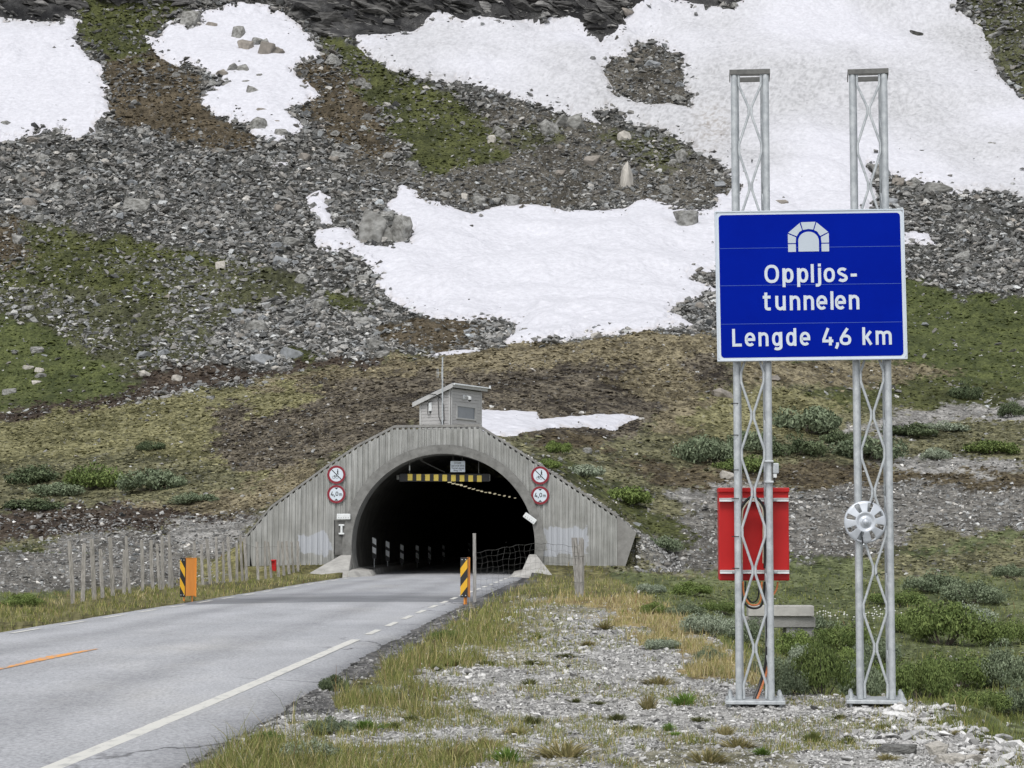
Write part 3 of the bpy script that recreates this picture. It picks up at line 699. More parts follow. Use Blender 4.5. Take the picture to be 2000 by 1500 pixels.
# coping strip just above the batten tops
mb = MB()
tops = [(xl, float(walltop(xl)))] + [(a, b_) for a, b_ in zip(WX, WZ) if xl < a < xr] + [(xr, float(walltop(xr)))]
for (a, za), (b_, zc) in zip(tops[:-1], tops[1:]):
    mb.add([(a - PWX, -.022, za - .075), (b_ - PWX, -.022, zc - .075), (b_ - PWX, -.022, zc + .03), (a - PWX, -.022, za + .03),
            (a - PWX, .5, za - .075), (b_ - PWX, .5, zc - .075), (b_ - PWX, .5, zc + .03), (a - PWX, .5, za + .03)], [(0, 1, 2, 3), (4, 7, 6, 5), (0, 4, 5, 1), (3, 2, 6, 7), (0, 3, 7, 4), (1, 5, 6, 2)])
mb.build('coping', M['conc'], portal)
# smooth ends of the wing walls
mb = MB()
for poly in ([(477, 1050), (484, 1038), (484, 1140), (500, 1140), (477, 1062)][:], ):
    pts = [P(477, 1050, WY), Vector((xl, WY, walltop(xl))), Vector((xl, WY, -.1)), P(503, 1136, WY), P(477, 1062, WY)]
pts = [P(476, 1052, WY), Vector((xl, WY, float(walltop(xl)))), Vector((xl, WY, -.15))]
def slab(mb, pts, y0, y1):
    pts = [lp(p) for p in pts]
    mb.prism([(p.x, p.z) for p in pts], lambda u, v: (u, y1, v), lambda u, v: (u, y0, v))
slab(mb, [P(475, 1052, WY), Vector((xl, WY, float(walltop(xl)))), Vector((xl, WY, -.15)), P(496, 1136, WY)], -.02, .45); mb.build('wing_end', M['conc'], portal); mb = MB()
slab(mb, [Vector((xr, WY, -.15)), Vector((xr, WY, float(walltop(xr)))), P(1243, 1040, WY), P(1214, 1128, WY)], -.02, .45)
mb.build('wing_end', M['conc'], portal)
# projecting ring round the opening, running back as the mouth lining
def arcpts(r, a0, a1, nn): return [(r * math.cos(a), PWZ + r * math.sin(a)) for a in np.linspace(a0, a1, nn)]
N = 72; a0, a1 = R(-24), R(204)
mb = MB(); inner = arcpts(AR, a0, a1, N); outer = arcpts(AR + .385, a0, a1, N)
def curvex(Y): return float(((roadR(Y) + roadL(Y)) - (roadR(WY) + roadL(WY))) / 2)

vs = []; 
for (y, r, dx) in [(-.26, AR + .385, 0), (-.26, AR, 0), (1.5, AR, curvex(88.5)), (1.5, AR + .5, curvex(88.5)), (.4, AR + .385, 0)]:
    vs += [(p[0] + dx, y, p[1]) for p in arcpts(r, a0, a1, N)]
fs = []
for s_ in range(4):
    for i in range(N - 1): fs.append((s_ * N + i, s_ * N + i + 1, (s_ + 1) * N + i + 1, (s_ + 1) * N + i))
mb.add(vs, fs); M['ring'] = mat('smooth_concrete', (.24, .238, .225), .9, (.13, .128, .12), 3, bump=.008, bscale=14, contrast=(.3, .7))
mb.build('arch_ring', M['ring'], portal, smooth=True)
# sloped barrier ends at both feet
def wedge(pix, y0, y1, name='barrier_foot'):
    mb = MB(); slab(mb, [P(*p, WY - .3) for p in pix], y0, y1); o = mb.build(name, M['conc_pale'], portal); return o
def foot(poly3):
    mb = MB(); mb.add([lp(p) for p in poly3], [(0, 1, 2, 3), (4, 5, 6, 7)][:0]); return mb
def hull(name, pts, m=M['conc_pale']):
    bm = bmesh.new()
    for p in pts: bm.verts.new(lp(p))
    bmesh.ops.convex_hull(bm, input=bm.verts)
    bmesh.ops.delete(bm, geom=[v for v in bm.verts if not v.link_faces], context='VERTS')
    bmesh.ops.dissolve_limit(bm, angle_limit=R(9), verts=bm.verts, edges=bm.edges)
    try: bmesh.ops.bevel(bm, geom=bm.edges[:], offset=.03, segments=2, affect='EDGES', profile=.5)
    except Exception: pass
    me = bpy.data.meshes.new(name); bm.to_mesh(me); bm.free(); return link(name, me, portal, m)
l0, l1 = P(672, 1083, WY), P(692, 1083, WY)
hull('barrier_foot', [Vector((-8.7, 83.6, -.1)), Vector((-8.05, 83.2, -.1)), Vector((-6.7, 83.8, -.1)), Vector((-6.75, 86.7, -.1)), Vector((-8.4, 86.9, -.1)),
                      Vector((-7.2, 86.72, 0.88)), Vector((-6.78, 86.72, 0.88)), Vector((-6.72, 85.4, .32)), Vector((-8.35, 84.0, .10)), Vector((-7.9, 83.7, .08))])
hull('kerb_block', [Vector((-6.7, 83.9, -.05)), Vector((-5.75, 85.6, -.05)), Vector((-5.9, 90, -.05)), Vector((-6.8, 90, -.05)), Vector((-6.7, 84.2, .24)), Vector((-5.95, 85.8, .20)), Vector((-6.05, 90, .2)), Vector((-6.8, 90, .35))])
hull('barrier_foot', [Vector((.42, 86.7, -.1)), Vector((.25, 84.6, -.1)), Vector((1.75, 83.2, -.12)), Vector((1.5, 86.8, -.1)), Vector((.72, 86.72, .90)), Vector((1.02, 86.72, .90)), Vector((.55, 85.2, .25)), Vector((1.68, 83.5, .04)), Vector((1.45, 83.4, .02))])
hull('kerb_block', [Vector((-.12, 84.9, -.05)), Vector((.5, 84.5, -.05)), Vector((.6, 89, -.05)), Vector((.0, 89, -.05)), Vector((.08, 85.3, .13)), Vector((.5, 85, .2)), Vector((.6, 89, .25)), Vector((.1, 89, .15))])
# recess pillar left of the opening, in a darker concrete colour
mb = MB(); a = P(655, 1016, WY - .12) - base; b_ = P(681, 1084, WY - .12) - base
mb.bbox(((a.x + b_.x) / 2, -.14, (a.z + b_.z) / 2), (b_.x - a.x, .22, a.z - b_.z), .01); M['recess'] = mat('dark_concrete', (.15, .148, .14), .9, (.09, .088, .082), 5)
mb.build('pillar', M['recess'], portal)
mb = MB(); mb.box((a.x - .03, -.075, (a.z + b_.z) / 2), (.045, .11, a.z - b_.z)); mb.build('drain_pipe', M['black'], portal)

# the bore behind the opening, bending to the right (curved lining, no end in sight)
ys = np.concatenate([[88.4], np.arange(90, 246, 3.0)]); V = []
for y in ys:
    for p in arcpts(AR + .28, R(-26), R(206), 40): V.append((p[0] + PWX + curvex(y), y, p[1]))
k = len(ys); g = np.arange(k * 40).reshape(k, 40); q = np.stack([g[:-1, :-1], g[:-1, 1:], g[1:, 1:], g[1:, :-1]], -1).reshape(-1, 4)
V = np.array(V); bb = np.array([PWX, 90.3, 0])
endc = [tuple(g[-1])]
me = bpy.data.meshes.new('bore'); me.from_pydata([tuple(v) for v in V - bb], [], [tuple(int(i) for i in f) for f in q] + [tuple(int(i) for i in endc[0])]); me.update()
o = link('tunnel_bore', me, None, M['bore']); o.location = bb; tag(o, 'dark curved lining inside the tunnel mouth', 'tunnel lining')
ys = np.arange(86.0, 246, 2.0); V = []
for y in ys:
    for dx in (-4.3, 4.3): V.append((PWX + curvex(max(y, 87)) + dx, y, -.06))
g = np.arange(len(V)).reshape(-1, 2); me = mesh_np('tunnel_floor', np.array(V), np.stack([g[:-1, 0], g[:-1, 1], g[1:, 1], g[1:, 0]], -1)); tag(link('tunnel_floor', me, None, M['conc']), kind='structure')
# raised concrete shoulder along the inner left wall
ys = np.arange(89.9, 244, 2.0); V = []
for y in ys:
    cx = PWX + curvex(y)
    V += [(cx - 4.0, y, -.05), (cx - 4.0, y, .30), (cx - 3.25, y, .24), (cx - 3.15, y, -.05)]
g = np.arange(len(V)).reshape(-1, 4); qs = np.concatenate([np.stack([g[:-1, i], g[:-1, i + 1], g[1:, i + 1], g[1:, i]], -1) for i in range(3)])
me = mesh_np('shoulder', np.array(V), qs); tag(link('tunnel_pavement', me, None, M['conc']), kind='structure')

# ---- striped reflector boards along the inner left wall
locs = [(731, 1072, 93), (757, 1078, 97), (785, 1083, 103), (815, 1083, 110), (839, 1084, 118), (866, 1080, 127), (916, 1074, 144), (988, 1070, 163)]
def make_refl():
    r = empty('reflector_board', (0, 0, 0)); mb = MB(); mb.bbox((0, 0, .46), (.20, .03, .90), .006); mb.build('board', M['black'], r)
    for z in (.20, .62):
        mb = MB(); mb.prism([(-.085, z + .10), (.085, z), (.085, z + .27), (-.085, z + .36)], lambda u, v: (u, -.016, v), lambda u, v: (u, -.024, v)); mb.build('white_foil', M['markfoil'], r)
    mb = MB(); mb.tube([(0, .03, -.55), (0, .03, .8)], .025); mb.build('post', M['galv'], r); return r
def copy_tree(o, parent=None):
    c = o.copy(); S.collection.objects.link(c); c.parent = parent
    for ch in o.children: copy_tree(ch, c)
    return c
pr = make_refl()
for i, (px, py, y) in enumerate(locs):
    o = pr if i == 0 else copy_tree(pr); p = P(px, py, y); cx = PWX + curvex(y)
    o.location = (p.x, y, p.z - .45)
    lab = ['black board with two white bars nearest the mouth on the tunnel\'s left wall', 'second black and white reflector board from the tunnel mouth on the left wall', 'third black and white reflector board from the tunnel mouth on the left wall', 'fourth black and white reflector board from the tunnel mouth on the left wall',
           'fifth black and white reflector board from the tunnel mouth on the left wall', 'sixth black and white reflector board from the tunnel mouth on the left wall', 'dim black and white reflector board just left of the lone wooden post', 'faint black and white reflector board seen behind the wire netting'][i]
    tag(o, lab, 'reflector board', 'reflector boards inside the tunnel')
# ---- row of tunnel lamps on the ceiling, curving away to the right
lamp0 = None
pix = [(878, 941, 99), (886, 943, 101), (893, 945, 103.5), (901, 947, 106), (909, 949, 109), (917, 952, 112), (925, 954, 115), (933, 957, 118.5), (941, 959, 122), (949, 961, 126), (957, 962, 130), (966, 964, 134), (975, 966, 138), (985, 968, 142), (995, 970, 146), (1006, 972, 150)]
for i, (px, py, y) in enumerate(pix):
    if lamp0 is None:
        lamp0 = empty('ceiling_lamp', (0, 0, 0)); mb = MB(); mb.bbox((0, 0, .05), (.20, .4, .07), .01); mb.build('housing', M['galv_dark'], lamp0)
        mb = MB(); mb.bbox((0, -.03, -.025), (.14, .22, .04), .01); mb.build('diffuser', M['lamp'], lamp0); o = lamp0
    else: o = copy_tree(lamp0)
    p = P(px, py, y); o.location = p; o.rotation_euler = (R(random.uniform(-14, 14)), 0, R(random.uniform(-25, 25)))
    tag(o, 'small yellowish lamp in the row curving away under the tunnel ceiling', 'tunnel lamp', 'ceiling lamps inside the tunnel')
# ---- height bar, white notice, braces
hb = P(780, 933, 87.9); he = P(955, 935, 87.9)
bar = empty('height_bar', (hb.x, 87.9, hb.z), 0, 'black and yellow checked height bar hanging across the tunnel mouth', 'height bar')
mb = MB(); wl = (he - hb).length; mb.bbox((wl / 2, 0, 0), (wl, .12, .34), .015); mb.build('beam', M['black'], bar)
for i in range(9):
    p = P(801 + 16.9 * i, 932 + .35 * i, 87.83); mb = MB(); mb.bbox((p.x - hb.x, -.07, p.z - hb.z), (.20, .02, .275), .004); mb.build('yellow_panel', M['paleyellow'], bar)
mb = MB(); mb.bbox((-.06, 0, .01), (.12, .16, .2), .02); mb.build('end_cap', M['galv_dark'], bar)
mb = MB(); mb.bbox((wl + .03, 0, .0), (.06, .16, .3), .02); mb.build('end_cap', M['galv_dark'], bar)
for px in (800, 935):
    p = P(px, 924, 87.9); q_ = P(px, 899 if px < 900 else 915, 87.9); mb = MB(); mb.tube([(p.x - hb.x, 0, p.z - hb.z), (q_.x - hb.x, .02, q_.z - hb.z + .6)], .022); mb.build('hanger', M['galv_dark'], bar)
p = P(800, 914, 87.85); mb = MB(); mb.bbox((p.x - hb.x, -.06, p.z - hb.z), (.05, .05, .22), .008); mb.build('bracket', M['lampw'], bar)
a = P(823, 900, 88.6); b_ = P(868, 922, 89.5)
st = empty('ceiling_strut', a, 0, 'thin grey strut slanting under the tunnel roof above the height bar', 'strut')
mb = MB(); mb.tube([(0, 0, 0), b_ - a], .03); mb.build('tube', M['galv_dark'], st)
mb = MB(); mb.bbox((0, 0, .05), (.12, .12, .1), .01); mb.build('wall_plate', M['galv_dark'], st)

def text_mesh(name, s, size, m, parent, loc, align='CENTER', bold=.0):
    cu = bpy.data.curves.new(name, 'FONT'); cu.body = s; cu.size = size; cu.align_x = align; cu.offset = bold; cu.extrude = .001
    o = bpy.data.objects.new('tmp', cu); S.collection.objects.link(o); dg = bpy.context.evaluated_depsgraph_get()
    me = bpy.data.meshes.new_from_object(o.evaluated_get(dg)); bpy.data.objects.remove(o)
    me.transform(Matrix.Rotation(R(90), 4, 'X')); me.materials.clear()
    t = link(name, me, parent, m); t.location = loc; return t
n0 = P(894, 922, 87.5); nw, nh = 28.5 / F * 87.5, 21.5 / F * 87.5
no = empty('notice_board', n0, 0, 'small white notice with four lines of text above the height bar', 'sign')
mb = MB(); mb.bbox((0, 0, nh / 2), (nw, .02, nh), .006); mb.build('panel', M['white'], no)
for s_, z in (('STOPP', .345), ('ved rødt blink', .235), ('Tunnel stengt', .135), ('Ring 175', .04)):
    text_mesh('lettering', s_, .10, M['black'], no, (0, -.014, z), bold=.0012)
mb = MB(); mb.tube([(-.2, .02, nh), (-.2, .1, nh + .3)], .012); mb.tube([(.2, .02, nh), (.2, .1, nh + .3)], .012); mb.build('hanger', M['galv_dark'], no)

# ---- round prohibition signs
def disc(r, nn=40): return [(r * math.cos(2 * math.pi * i / nn), r * math.sin(2 * math.pi * i / nn)) for i in range(nn)]
def round_sign(px, py, kind, label):
    c = P(px, py, WY - .12); o = empty('round_road_sign', c, 0, label, 'road sign', 'round red-rimmed signs on the portal wall')
    rr = 18.2 / F * WY
    mb = MB(); mb.lathe([(0.001, .02), (rr, .02), (rr, -.004), (rr - .006, -.012), (.001, -.012)], 40); mb.build('plate', M['signgrey'], o)
    mb = MB()
    ro_, ri = disc(rr - .008), disc(rr * .735)
    for i in range(40):
        j = (i + 1) % 40; mb.add([(ro_[i][0], -.015, ro_[i][1]), (ro_[j][0], -.015, ro_[j][1]), (ri[j][0], -.015, ri[j][1]), (ri[i][0], -.015, ri[i][1])], [(0, 1, 2, 3)])
    mb.build('red_rim', M['signred'], o)
    MB().flat(disc(rr * .745), -.0135).build('white_face', M['white'], o)
    k_ = rr / 18.2
    if kind == 'walk':
        mb = MB(); mb.ribbon([(-9.2 * k_, 9.6 * k_), (9.6 * k_, -9.2 * k_)], 1.5 * k_, -.0195); mb.build('slash', M['black'], o)
        mb = MB()   # walking figure with a child-sized bag, upper right
        mb.flat([(u * k_ + 2.6 * k_, v * k_ + 9.6 * k_) for u, v in disc(1.0, 12)], -.0165)
        mb.flat([((2.6 + u) * k_, v * k_) for u, v in ((-1.1, 8.3), (.9, 8.3), (1.5, 5), (.9, 3.6), (1.9, .2), (.8, .0), (0, 2.4), (-1.0, .2), (-2.0, .4), (-1.1, 3.6), (-1.4, 5))], -.0168); mb.build('walker_symbol', M['black'], o)
        mb = MB()
        for cx in (-5.2, 1.2): mb.ribbon([((cx + 2.5 * math.cos(t)) * k_, (-5.4 + 2.5 * math.sin(t)) * k_) for t in np.linspace(0, 6.283, 18)[:-1]], .55 * k_, -.0162 , closed=True)
        mb.ribbon([(-5.2 * k_, -5.4 * k_), (-3.6 * k_, -2.0 * k_), (.2 * k_, -2.3 * k_), (1.2 * k_, -5.4 * k_)], .6 * k_, -.0171)
        mb.ribbon([(-3.6 * k_, -2.2 * k_), (-1.6 * k_, -5.2 * k_), (.2 * k_, -2.3 * k_), (.3 * k_, -.9 * k_), (1.5 * k_, -.9 * k_)], .6 * k_, -.0174)
        mb.ribbon([(-4.6 * k_, -1.3 * k_), (-2.8 * k_, -1.3 * k_)], .8 * k_, -.0177); mb.build('bicycle_symbol', M['black'], o)
    else:
        mb = MB(); mb.flat([(-3.8 * k_, 12.6 * k_), (3.8 * k_, 12.6 * k_), (0, 8.8 * k_)], -.0165); mb.flat([(-3.8 * k_, -12.6 * k_), (3.8 * k_, -12.6 * k_), (0, -8.8 * k_)], -.0165); mb.build('triangle_marks', M['black'], o)
        glyphs(o, '4', -11.0 * k_, -4.0 * k_, 9.2 * k_, -.0170); glyphs(o, ',', -4.4 * k_, -4.0 * k_, 9.2 * k_, -.0170, 2.2 * k_); glyphs(o, '0', -1.6 * k_, -3.6 * k_, 8.6 * k_, -.0170)
        glyphs(o, 'm', 5.6 * k_, -3.6 * k_, 6.2 * k_, -.0170)
    mb = MB(); mb.bbox((0, .06, 0), (.3, .1, .06), .01); mb.build('bracket', M['galv_dark'], o)

# ---- lettering drawn with strokes of even width
def arc(cx, cy, rx, ry, a0, a1, nn=14): return [(cx + rx * math.cos(R(a)), cy + ry * math.sin(R(a))) for a in np.linspace(a0, a1, nn)]
def sup(cx, cy, rx, ry, p=2.35, nn=36):
    o = []
    for t in np.linspace(0, 2 * math.pi, nn + 1)[:-1]:
        c, s_ = math.cos(t), math.sin(t); o.append((cx + rx * math.copysign(abs(c)**(2 / p), c), cy + ry * math.copysign(abs(s_)**(2 / p), s_)))
    return o
def glyph(ch):
    """strokes of a letter; unit: cap height 88, stroke 15; returns (width, [(points, closed)])"""
    s = 7.5; X = 70
    if ch in 'O0': w_ = 70 if ch == 'O' else 56; return w_, [(sup(w_ / 2, 44, w_ / 2 - s, 44 - s), True)]
    if ch == 'o': return 54, [(sup(27, 35, 27 - s, 35 - s), True)]
    if ch == 'p': return 53, [([(s, -20), (s, X)], False), (sup(29, 35, 24 - s + .5, 35 - s), True)]
    if ch == 'l': return 15, [([(s, 0), (s, 88)], False)]
    if ch == 'j': return 30, [([(22, X), (22, -4)] + arc(12, -4, 10, 9, 0, -90, 6) + [(3, -13)], False), ([(22, 76), (22, 90)], False)]
    if ch == 's': return 50, [(arc(25, 50.5, 17.5, 12.5, 30, 180, 10) + arc(25, 50.5, 17.5, 12.5, 190, 255, 4) + arc(25, 20, 17.5, 13, 75, -10, 5) + arc(25, 20, 17.5, 12.5, -20, -150, 9), False)]
    if ch == '-': return 29, [([(0, 33), (29, 33)], False)]
    if ch == 't': return 40, [([(15, 86), (15, 17)] + arc(25, 17, 10, 9.5, 180, 270, 6) + [(37, 8)], False), ([(0, 64), (37, 64)], False)]
    if ch == 'u': return 50, [([(s, X), (s, 26)] + arc(24, 26, 16.5, 18.5, 180, 330, 10), False), ([(50 - s, 0), (50 - s, X)], False)]
    if ch == 'n': return 50, [([(s, 0), (s, X)], False), (arc(26, 44, 16.5, 18.5, 150, 0, 10) + [(50 - s, 0)], False)]
    if ch == 'm': return 80, [([(s, 0), (s, X)], False), (arc(24, 46, 16, 16.5, 150, 0, 10) + [(40, 0)], False), (arc(56.5, 46, 16, 16.5, 150, 0, 10) + [(72.5, 0)], False)]
    if ch == 'e': return 52, [([(9, 34), (44.5, 34)] + arc(26, 40, 18.5, 22.5, 0, 180, 14) + [(7.5, 30)] + arc(26, 28, 18.5, 20.5, 180, 318, 12), False)]
    if ch == 'L': return 47, [([(s, 88), (s, 7.5), (47, 7.5)], False)]
    if ch == 'g': return 51, [(sup(24, 35, 24 - s + .5, 35 - s), True), ([(43.5, X), (43.5, -4)] + arc(26, -2, 17.5, 12, -10, -140, 9), False)]
    if ch == 'd': return 51, [(sup(24, 35, 24 - s + .5, 35 - s), True), ([(43.5, 88), (43.5, 0)], False)]
    if ch == 'k': return 48, [([(s, 0), (s, 88)], False), ([(42, X - 2), (14, 32)], False), ([(20, 40), (43, 1)], False)]
    if ch == '4': return 56, [([(31, 86), (9, 30), (9, 22), (56, 22)], False), ([(41, 42), (41, 0)], False)]
    if ch == '6': return 58, [(sup(29, 27, 29 - s, 27 - s), True), ([(40, 84), (20, 55), (9, 34)], False)]
    if ch == ',': return 16, [([(10, 14), (10, 2), (2, -16)], False)]
def glyphs(parent, ch, x, z, cap, y, force_w=None, m='black', name='digit'):
    w_, st = glyph(ch); k_ = cap / 88; mb = MB()
    for i, (pts, cl) in enumerate(st): mb.ribbon([(x + u * k_, z + v * k_) for u, v in pts], 14.2 * k_, y - .0006 * i, cl)
    return mb.build(name, M[m], parent)
round_sign(657, 927, 'walk', 'round no walking or cycling sign on the wall left of the opening')
round_sign(657, 965, 'height', 'round 4,0 m height limit sign on the wall left of the opening')
round_sign(1055, 928.5, 'walk', 'round no walking or cycling sign on the wall right of the opening')
round_sign(1055, 967.5, 'height', 'round 4,0 m height limit sign on the wall right of the opening')
# ---- white lamp plates with five dots
def plate(px, py, rot, label):
    c = P(px, py, WY - .36); o = empty('lamp_plate', c, 0, label, 'lamp plate'); rm_ = Matrix.Rotation(rot, 3, 'Y')
    mb = MB(); mb.bbox((0, 0, 0), (.58, .06, .24), .025, rm_); mb.build('casing', M['lampw'], o)
    for i in range(5):
        v = rm_ @ Vector((-.2 + .1 * i, -.033, -.045)); mb = MB(); mb.lathe([(.001, -.006), (.016, -.004), (.016, .01)], 10, 'y', v); mb.build('stud', M['galv_dark'], o)
plate(671, 1009, 0, 'level white plate with five studs on the pillar left of the opening')
plate(1035, 1012.5, R(36), 'tilted white plate with five studs on the arch right of the opening')
c = P(667, 1034, WY - .30); o = empty('wall_lamp', c, 0, 'small white bracket lamp on the dark pillar under the white plate', 'lamp')
mb = MB(); mb.bbox((0, 0, 0), (.09, .08, .36), .015); mb.build('body', M['lampw'], o)
for z in (.18, -.18): mb = MB(); mb.bbox((0, 0, z), (.24, .09, .07), .015); mb.build('clamp', M['lampw'], o)
mb = MB(); mb.lathe([(.001, -.03), (.045, -.03), (.05, .03)], 12, 'y', (0, 0, -.25)); mb.build('socket', M['black'], o)

# ---- red hose cabinet by the left wing
c = ground(533, 1128, 60); c = P(533, 1127, 85.2); o = empty('hydrant_post', (c.x, 85.2, max(c.z, -.05)), 0, 'small red post box in front of the left wing wall', 'hydrant box')
mb = MB(); mb.bbox((0, .06, .36), (.27, .06, .72), .015); mb.build('back_plate', M['red'], o)
for sx_ in (-1, 1): mb = MB(); mb.bbox((sx_ * .10, 0, .36), (.06, .12, .70), .015); mb.build('side_rail', M['red'], o)
for z in (.15, .68): mb = MB(); mb.bbox((0, -.01, z), (.25, .1, .05), .01); mb.build('strap', M['lampw'] if z < .5 else M['red'], o)

# ------------------------------------------------------------------ hut on top of the portal
hc = P(880, 832, 88.3); hz = float(P(880, 832, 88.3).z) - .45; TH = R(62)
hut = empty('hut', (hc.x, 88.3, hz), 0, 'small grey boarded hut with a slanting roof on top of the portal', 'hut')
ul = Vector((-math.cos(R(90) - TH), math.sin(R(90) - TH) * 1.0, 0)); ul = Vector((-math.sin(TH), math.cos(TH), 0)); ur = Vector((math.cos(TH), math.sin(TH), 0)); wlh, wrh = 1.53, 2.72
HT = (832 - 757) / F * 88.3 + .45; HL = (832 - 784) / F * 88.3 + .45
def hp(a, b_, z): return ul * a + ur * b_ + Vector((0, 0, z))
def wallbox(mb, p, dirv, nrm, l, z0, za, zb, th=.03, y=0):
    q0, q1 = p, p + dirv * l; vs = []
    for off in (0, th):
        vs += [q0 + nrm * off + Vector((0, 0, z0)), q1 + nrm * off + Vector((0, 0, z0)), q1 + nrm * off + Vector((0, 0, zb)), q0 + nrm * off + Vector((0, 0, za))]
    mb.add(vs, [(0, 1, 2, 3), (4, 7, 6, 5), (0, 4, 5, 1), (3, 2, 6, 7), (0, 3, 7, 4), (1, 5, 6, 2)])
# clapboards: left face rows cut by the roof slope, right face rows
nl = -ur; nr = -ul
nbd = 15; bh = HT / nbd
mb = MB()
for i in range(nbd):
    z0 = i * bh; z1 = z0 + bh - .012; l = wlh
    if z1 > HL: l = wlh * max(0, (HT - z1) / (HT - HL))
    if l > .05: wallbox(mb, Vector((0, 0, 0)), ul, nl, l, z0, z1, z1, .028)
mb.add([hp(0, .02, 0), hp(wlh, .02, 0), hp(wlh, .02, HL - .05), hp(0, .02, HT - .05), hp(0, wrh, 0), hp(wlh, wrh, 0), hp(wlh, wrh, HL - .05), hp(0, wrh, HT - .05)], [(0, 1, 2, 3), (4, 7, 6, 5), (1, 5, 6, 2), (3, 2, 6, 7), (0, 3, 7, 4)])
wz0 = (832 - 817) / F * 88.3 + .45; wz1 = (832 - 789) / F * 88.3 + .45; wb0, wb1 = .42, 2.2
for i in range(nbd):
    z0 = i * bh; z1 = z0 + bh - .012
    if z0 < wz1 and z1 > wz0:
        for (s0, s1) in ((0, wb0), (wb1, wrh)): wallbox(mb, ur * s0, ur, nr, s1 - s0, z0, z1, z1, .028)
    else: wallbox(mb, Vector((0, 0, 0)), ur, nr, wrh, z0, z1, z1, .028)
mb.build('boarded_wall', M['plank'], hut)
mb = MB()
for (p0, dv, nv, l) in ((0, ul, nl, .07), (wlh - .08, ul, nl, .08)): wallbox(mb, ul * p0, dv, nv, l, 0, (HT if p0 == 0 else HL) - .03, (HT if p0 == 0 else HL) - .06, .05)
for p0 in (0, wrh - .07): wallbox(mb, ur * p0, ur, nr, .07, 0, HT - .03, HT - .03, .05)
mb.build('corner_board', M['plankw'], hut)
win = MB(); f = .06
for (b0, b1, z0, z1) in ((wb0, wb1, wz1 - f, wz1), (wb0, wb1, wz0, wz0 + f), (wb0, wb0 + f * 1.6, wz0 + f, wz1 - f), (wb1 - f * 1.6, wb1, wz0 + f, wz1 - f)): wallbox(win, ur * b0, ur, nr, b1 - b0, z0, z1, z1, .06)
wo = win.build('window', M['plankw'], hut)
mb = MB(); wallbox(mb, ur * (wb0 + f), ur, nr, wb1 - wb0 - 2 * f, wz0 + f, wz1 - f, wz1 - f, .012); mb.build('pane', M['glass'], wo)
# roof slab: high along the right face, sloping down to the left
def roofpt(a, b_, dz): 
    z = HT + (HL - HT) * a / wlh; return hp(a, b_, z + dz)
mb = MB(); A = [(-.22, -.22), (wlh + .28, -.22), (wlh + .28, wrh + .2), (-.22, wrh + .2)]
mb.add([roofpt(a, b_, .07) for a, b_ in A] + [roofpt(a, b_, .125) for a, b_ in A], [(3, 2, 1, 0), (4, 5, 6, 7), (0, 1, 5, 4), (1, 2, 6, 5), (2, 3, 7, 6), (3, 0, 4, 7)]); ro_ = mb.build('roof', M['roof'], hut)
mb = MB(); B = [(-.20, -.235), (wlh + .26, -.235), (wlh + .26, -.20), (-.20, -.20)]
mb.add([roofpt(a, b_, -.10) for a, b_ in B] + [roofpt(a, b_, .095) for a, b_ in B], [(3, 2, 1, 0), (4, 5, 6, 7), (0, 1, 5, 4), (1, 2, 6, 5), (2, 3, 7, 6), (3, 0, 4, 7)])
B = [(-.235, -.235), (-.20, -.235), (-.20, wrh + .18), (-.235, wrh + .18)]
mb.add([roofpt(a, b_, -.08) for a, b_ in B] + [roofpt(a, b_, .095) for a, b_ in B], [(3, 2, 1, 0), (4, 5, 6, 7), (0, 1, 5, 4), (1, 2, 6, 5), (2, 3, 7, 6), (3, 0, 4, 7)])
mb.build('fascia', M['plankw'], ro_)
mb = MB(); mb.tube([roofpt(-.30, -.22, .02), roofpt(-.30, wrh + .28, .03), roofpt(-.30, wrh + .28, .16)], .045); mb.build('gutter', M['lampw'], ro_)
# dome camera on the right face, box and cables on the left face
def onr(b_, z, o_=0): return hut.location + ur * b_ + nr * o_ + Vector((0, 0, z))
def onl(a, z, o_=0): return hut.location + ul * a + nl * o_ + Vector((0, 0, z))
p = onr(1.1, HT - .35, .05); o = empty('security_camera', p, 0, 'white dome camera with black lens under the hut eave', 'camera')
mb = MB(); mb.bbox((0, 0, 0), (.16, .06, .2), .02, Matrix.Rotation(TH, 3, 'Z')); mb.build('wall_box', M['lampw'], o)
q_ = nr * .28; mb = MB(); mb.tube([(0, 0, .03), q_ * .6 + Vector((0, 0, .05)), q_ + Vector((0, 0, .0))], .035); mb.build('arm', M['lampw'], o)
mb = MB(); mb.lathe([(.001, .03), (.07, .02), (.075, -.08), (.07, -.12)], 16, 'z', q_); mb.build('housing', M['lampw'], o)
mb = MB(); mb.lathe([(.07, -.12), (.065, -.16), (.04, -.19), (.001, -.2)], 16, 'z', q_); mb.build('lens_dome', M['black'], o)
p = onl(.98, 1.12, .06); o = empty('meter_box', p, 0, 'narrow pale box hanging on the hut\'s left wall', 'meter box')
mb = MB(); mb.bbox((0, 0, .18), (.14, .08, .38), .02); mb.build('box', M['lampw'], o)
mb = MB(); mb.lathe([(.04, 0), (.03, -.05), (.001, -.09)], 12, 'z', (0, 0, 0)); mb.build('gland', M['black'], o)
mb = MB(); mb.tube([(0, 0, -.08), (-.02, 0, -.18), (-.07, .0, -.2), (-.12, 0, -.1), (-.12, .02, .3), (-.05, .02, .42), (.25, -.05, .44)], .010); mb.build('cord', M['cable'], o)
p = onl(.35, 0, .08)
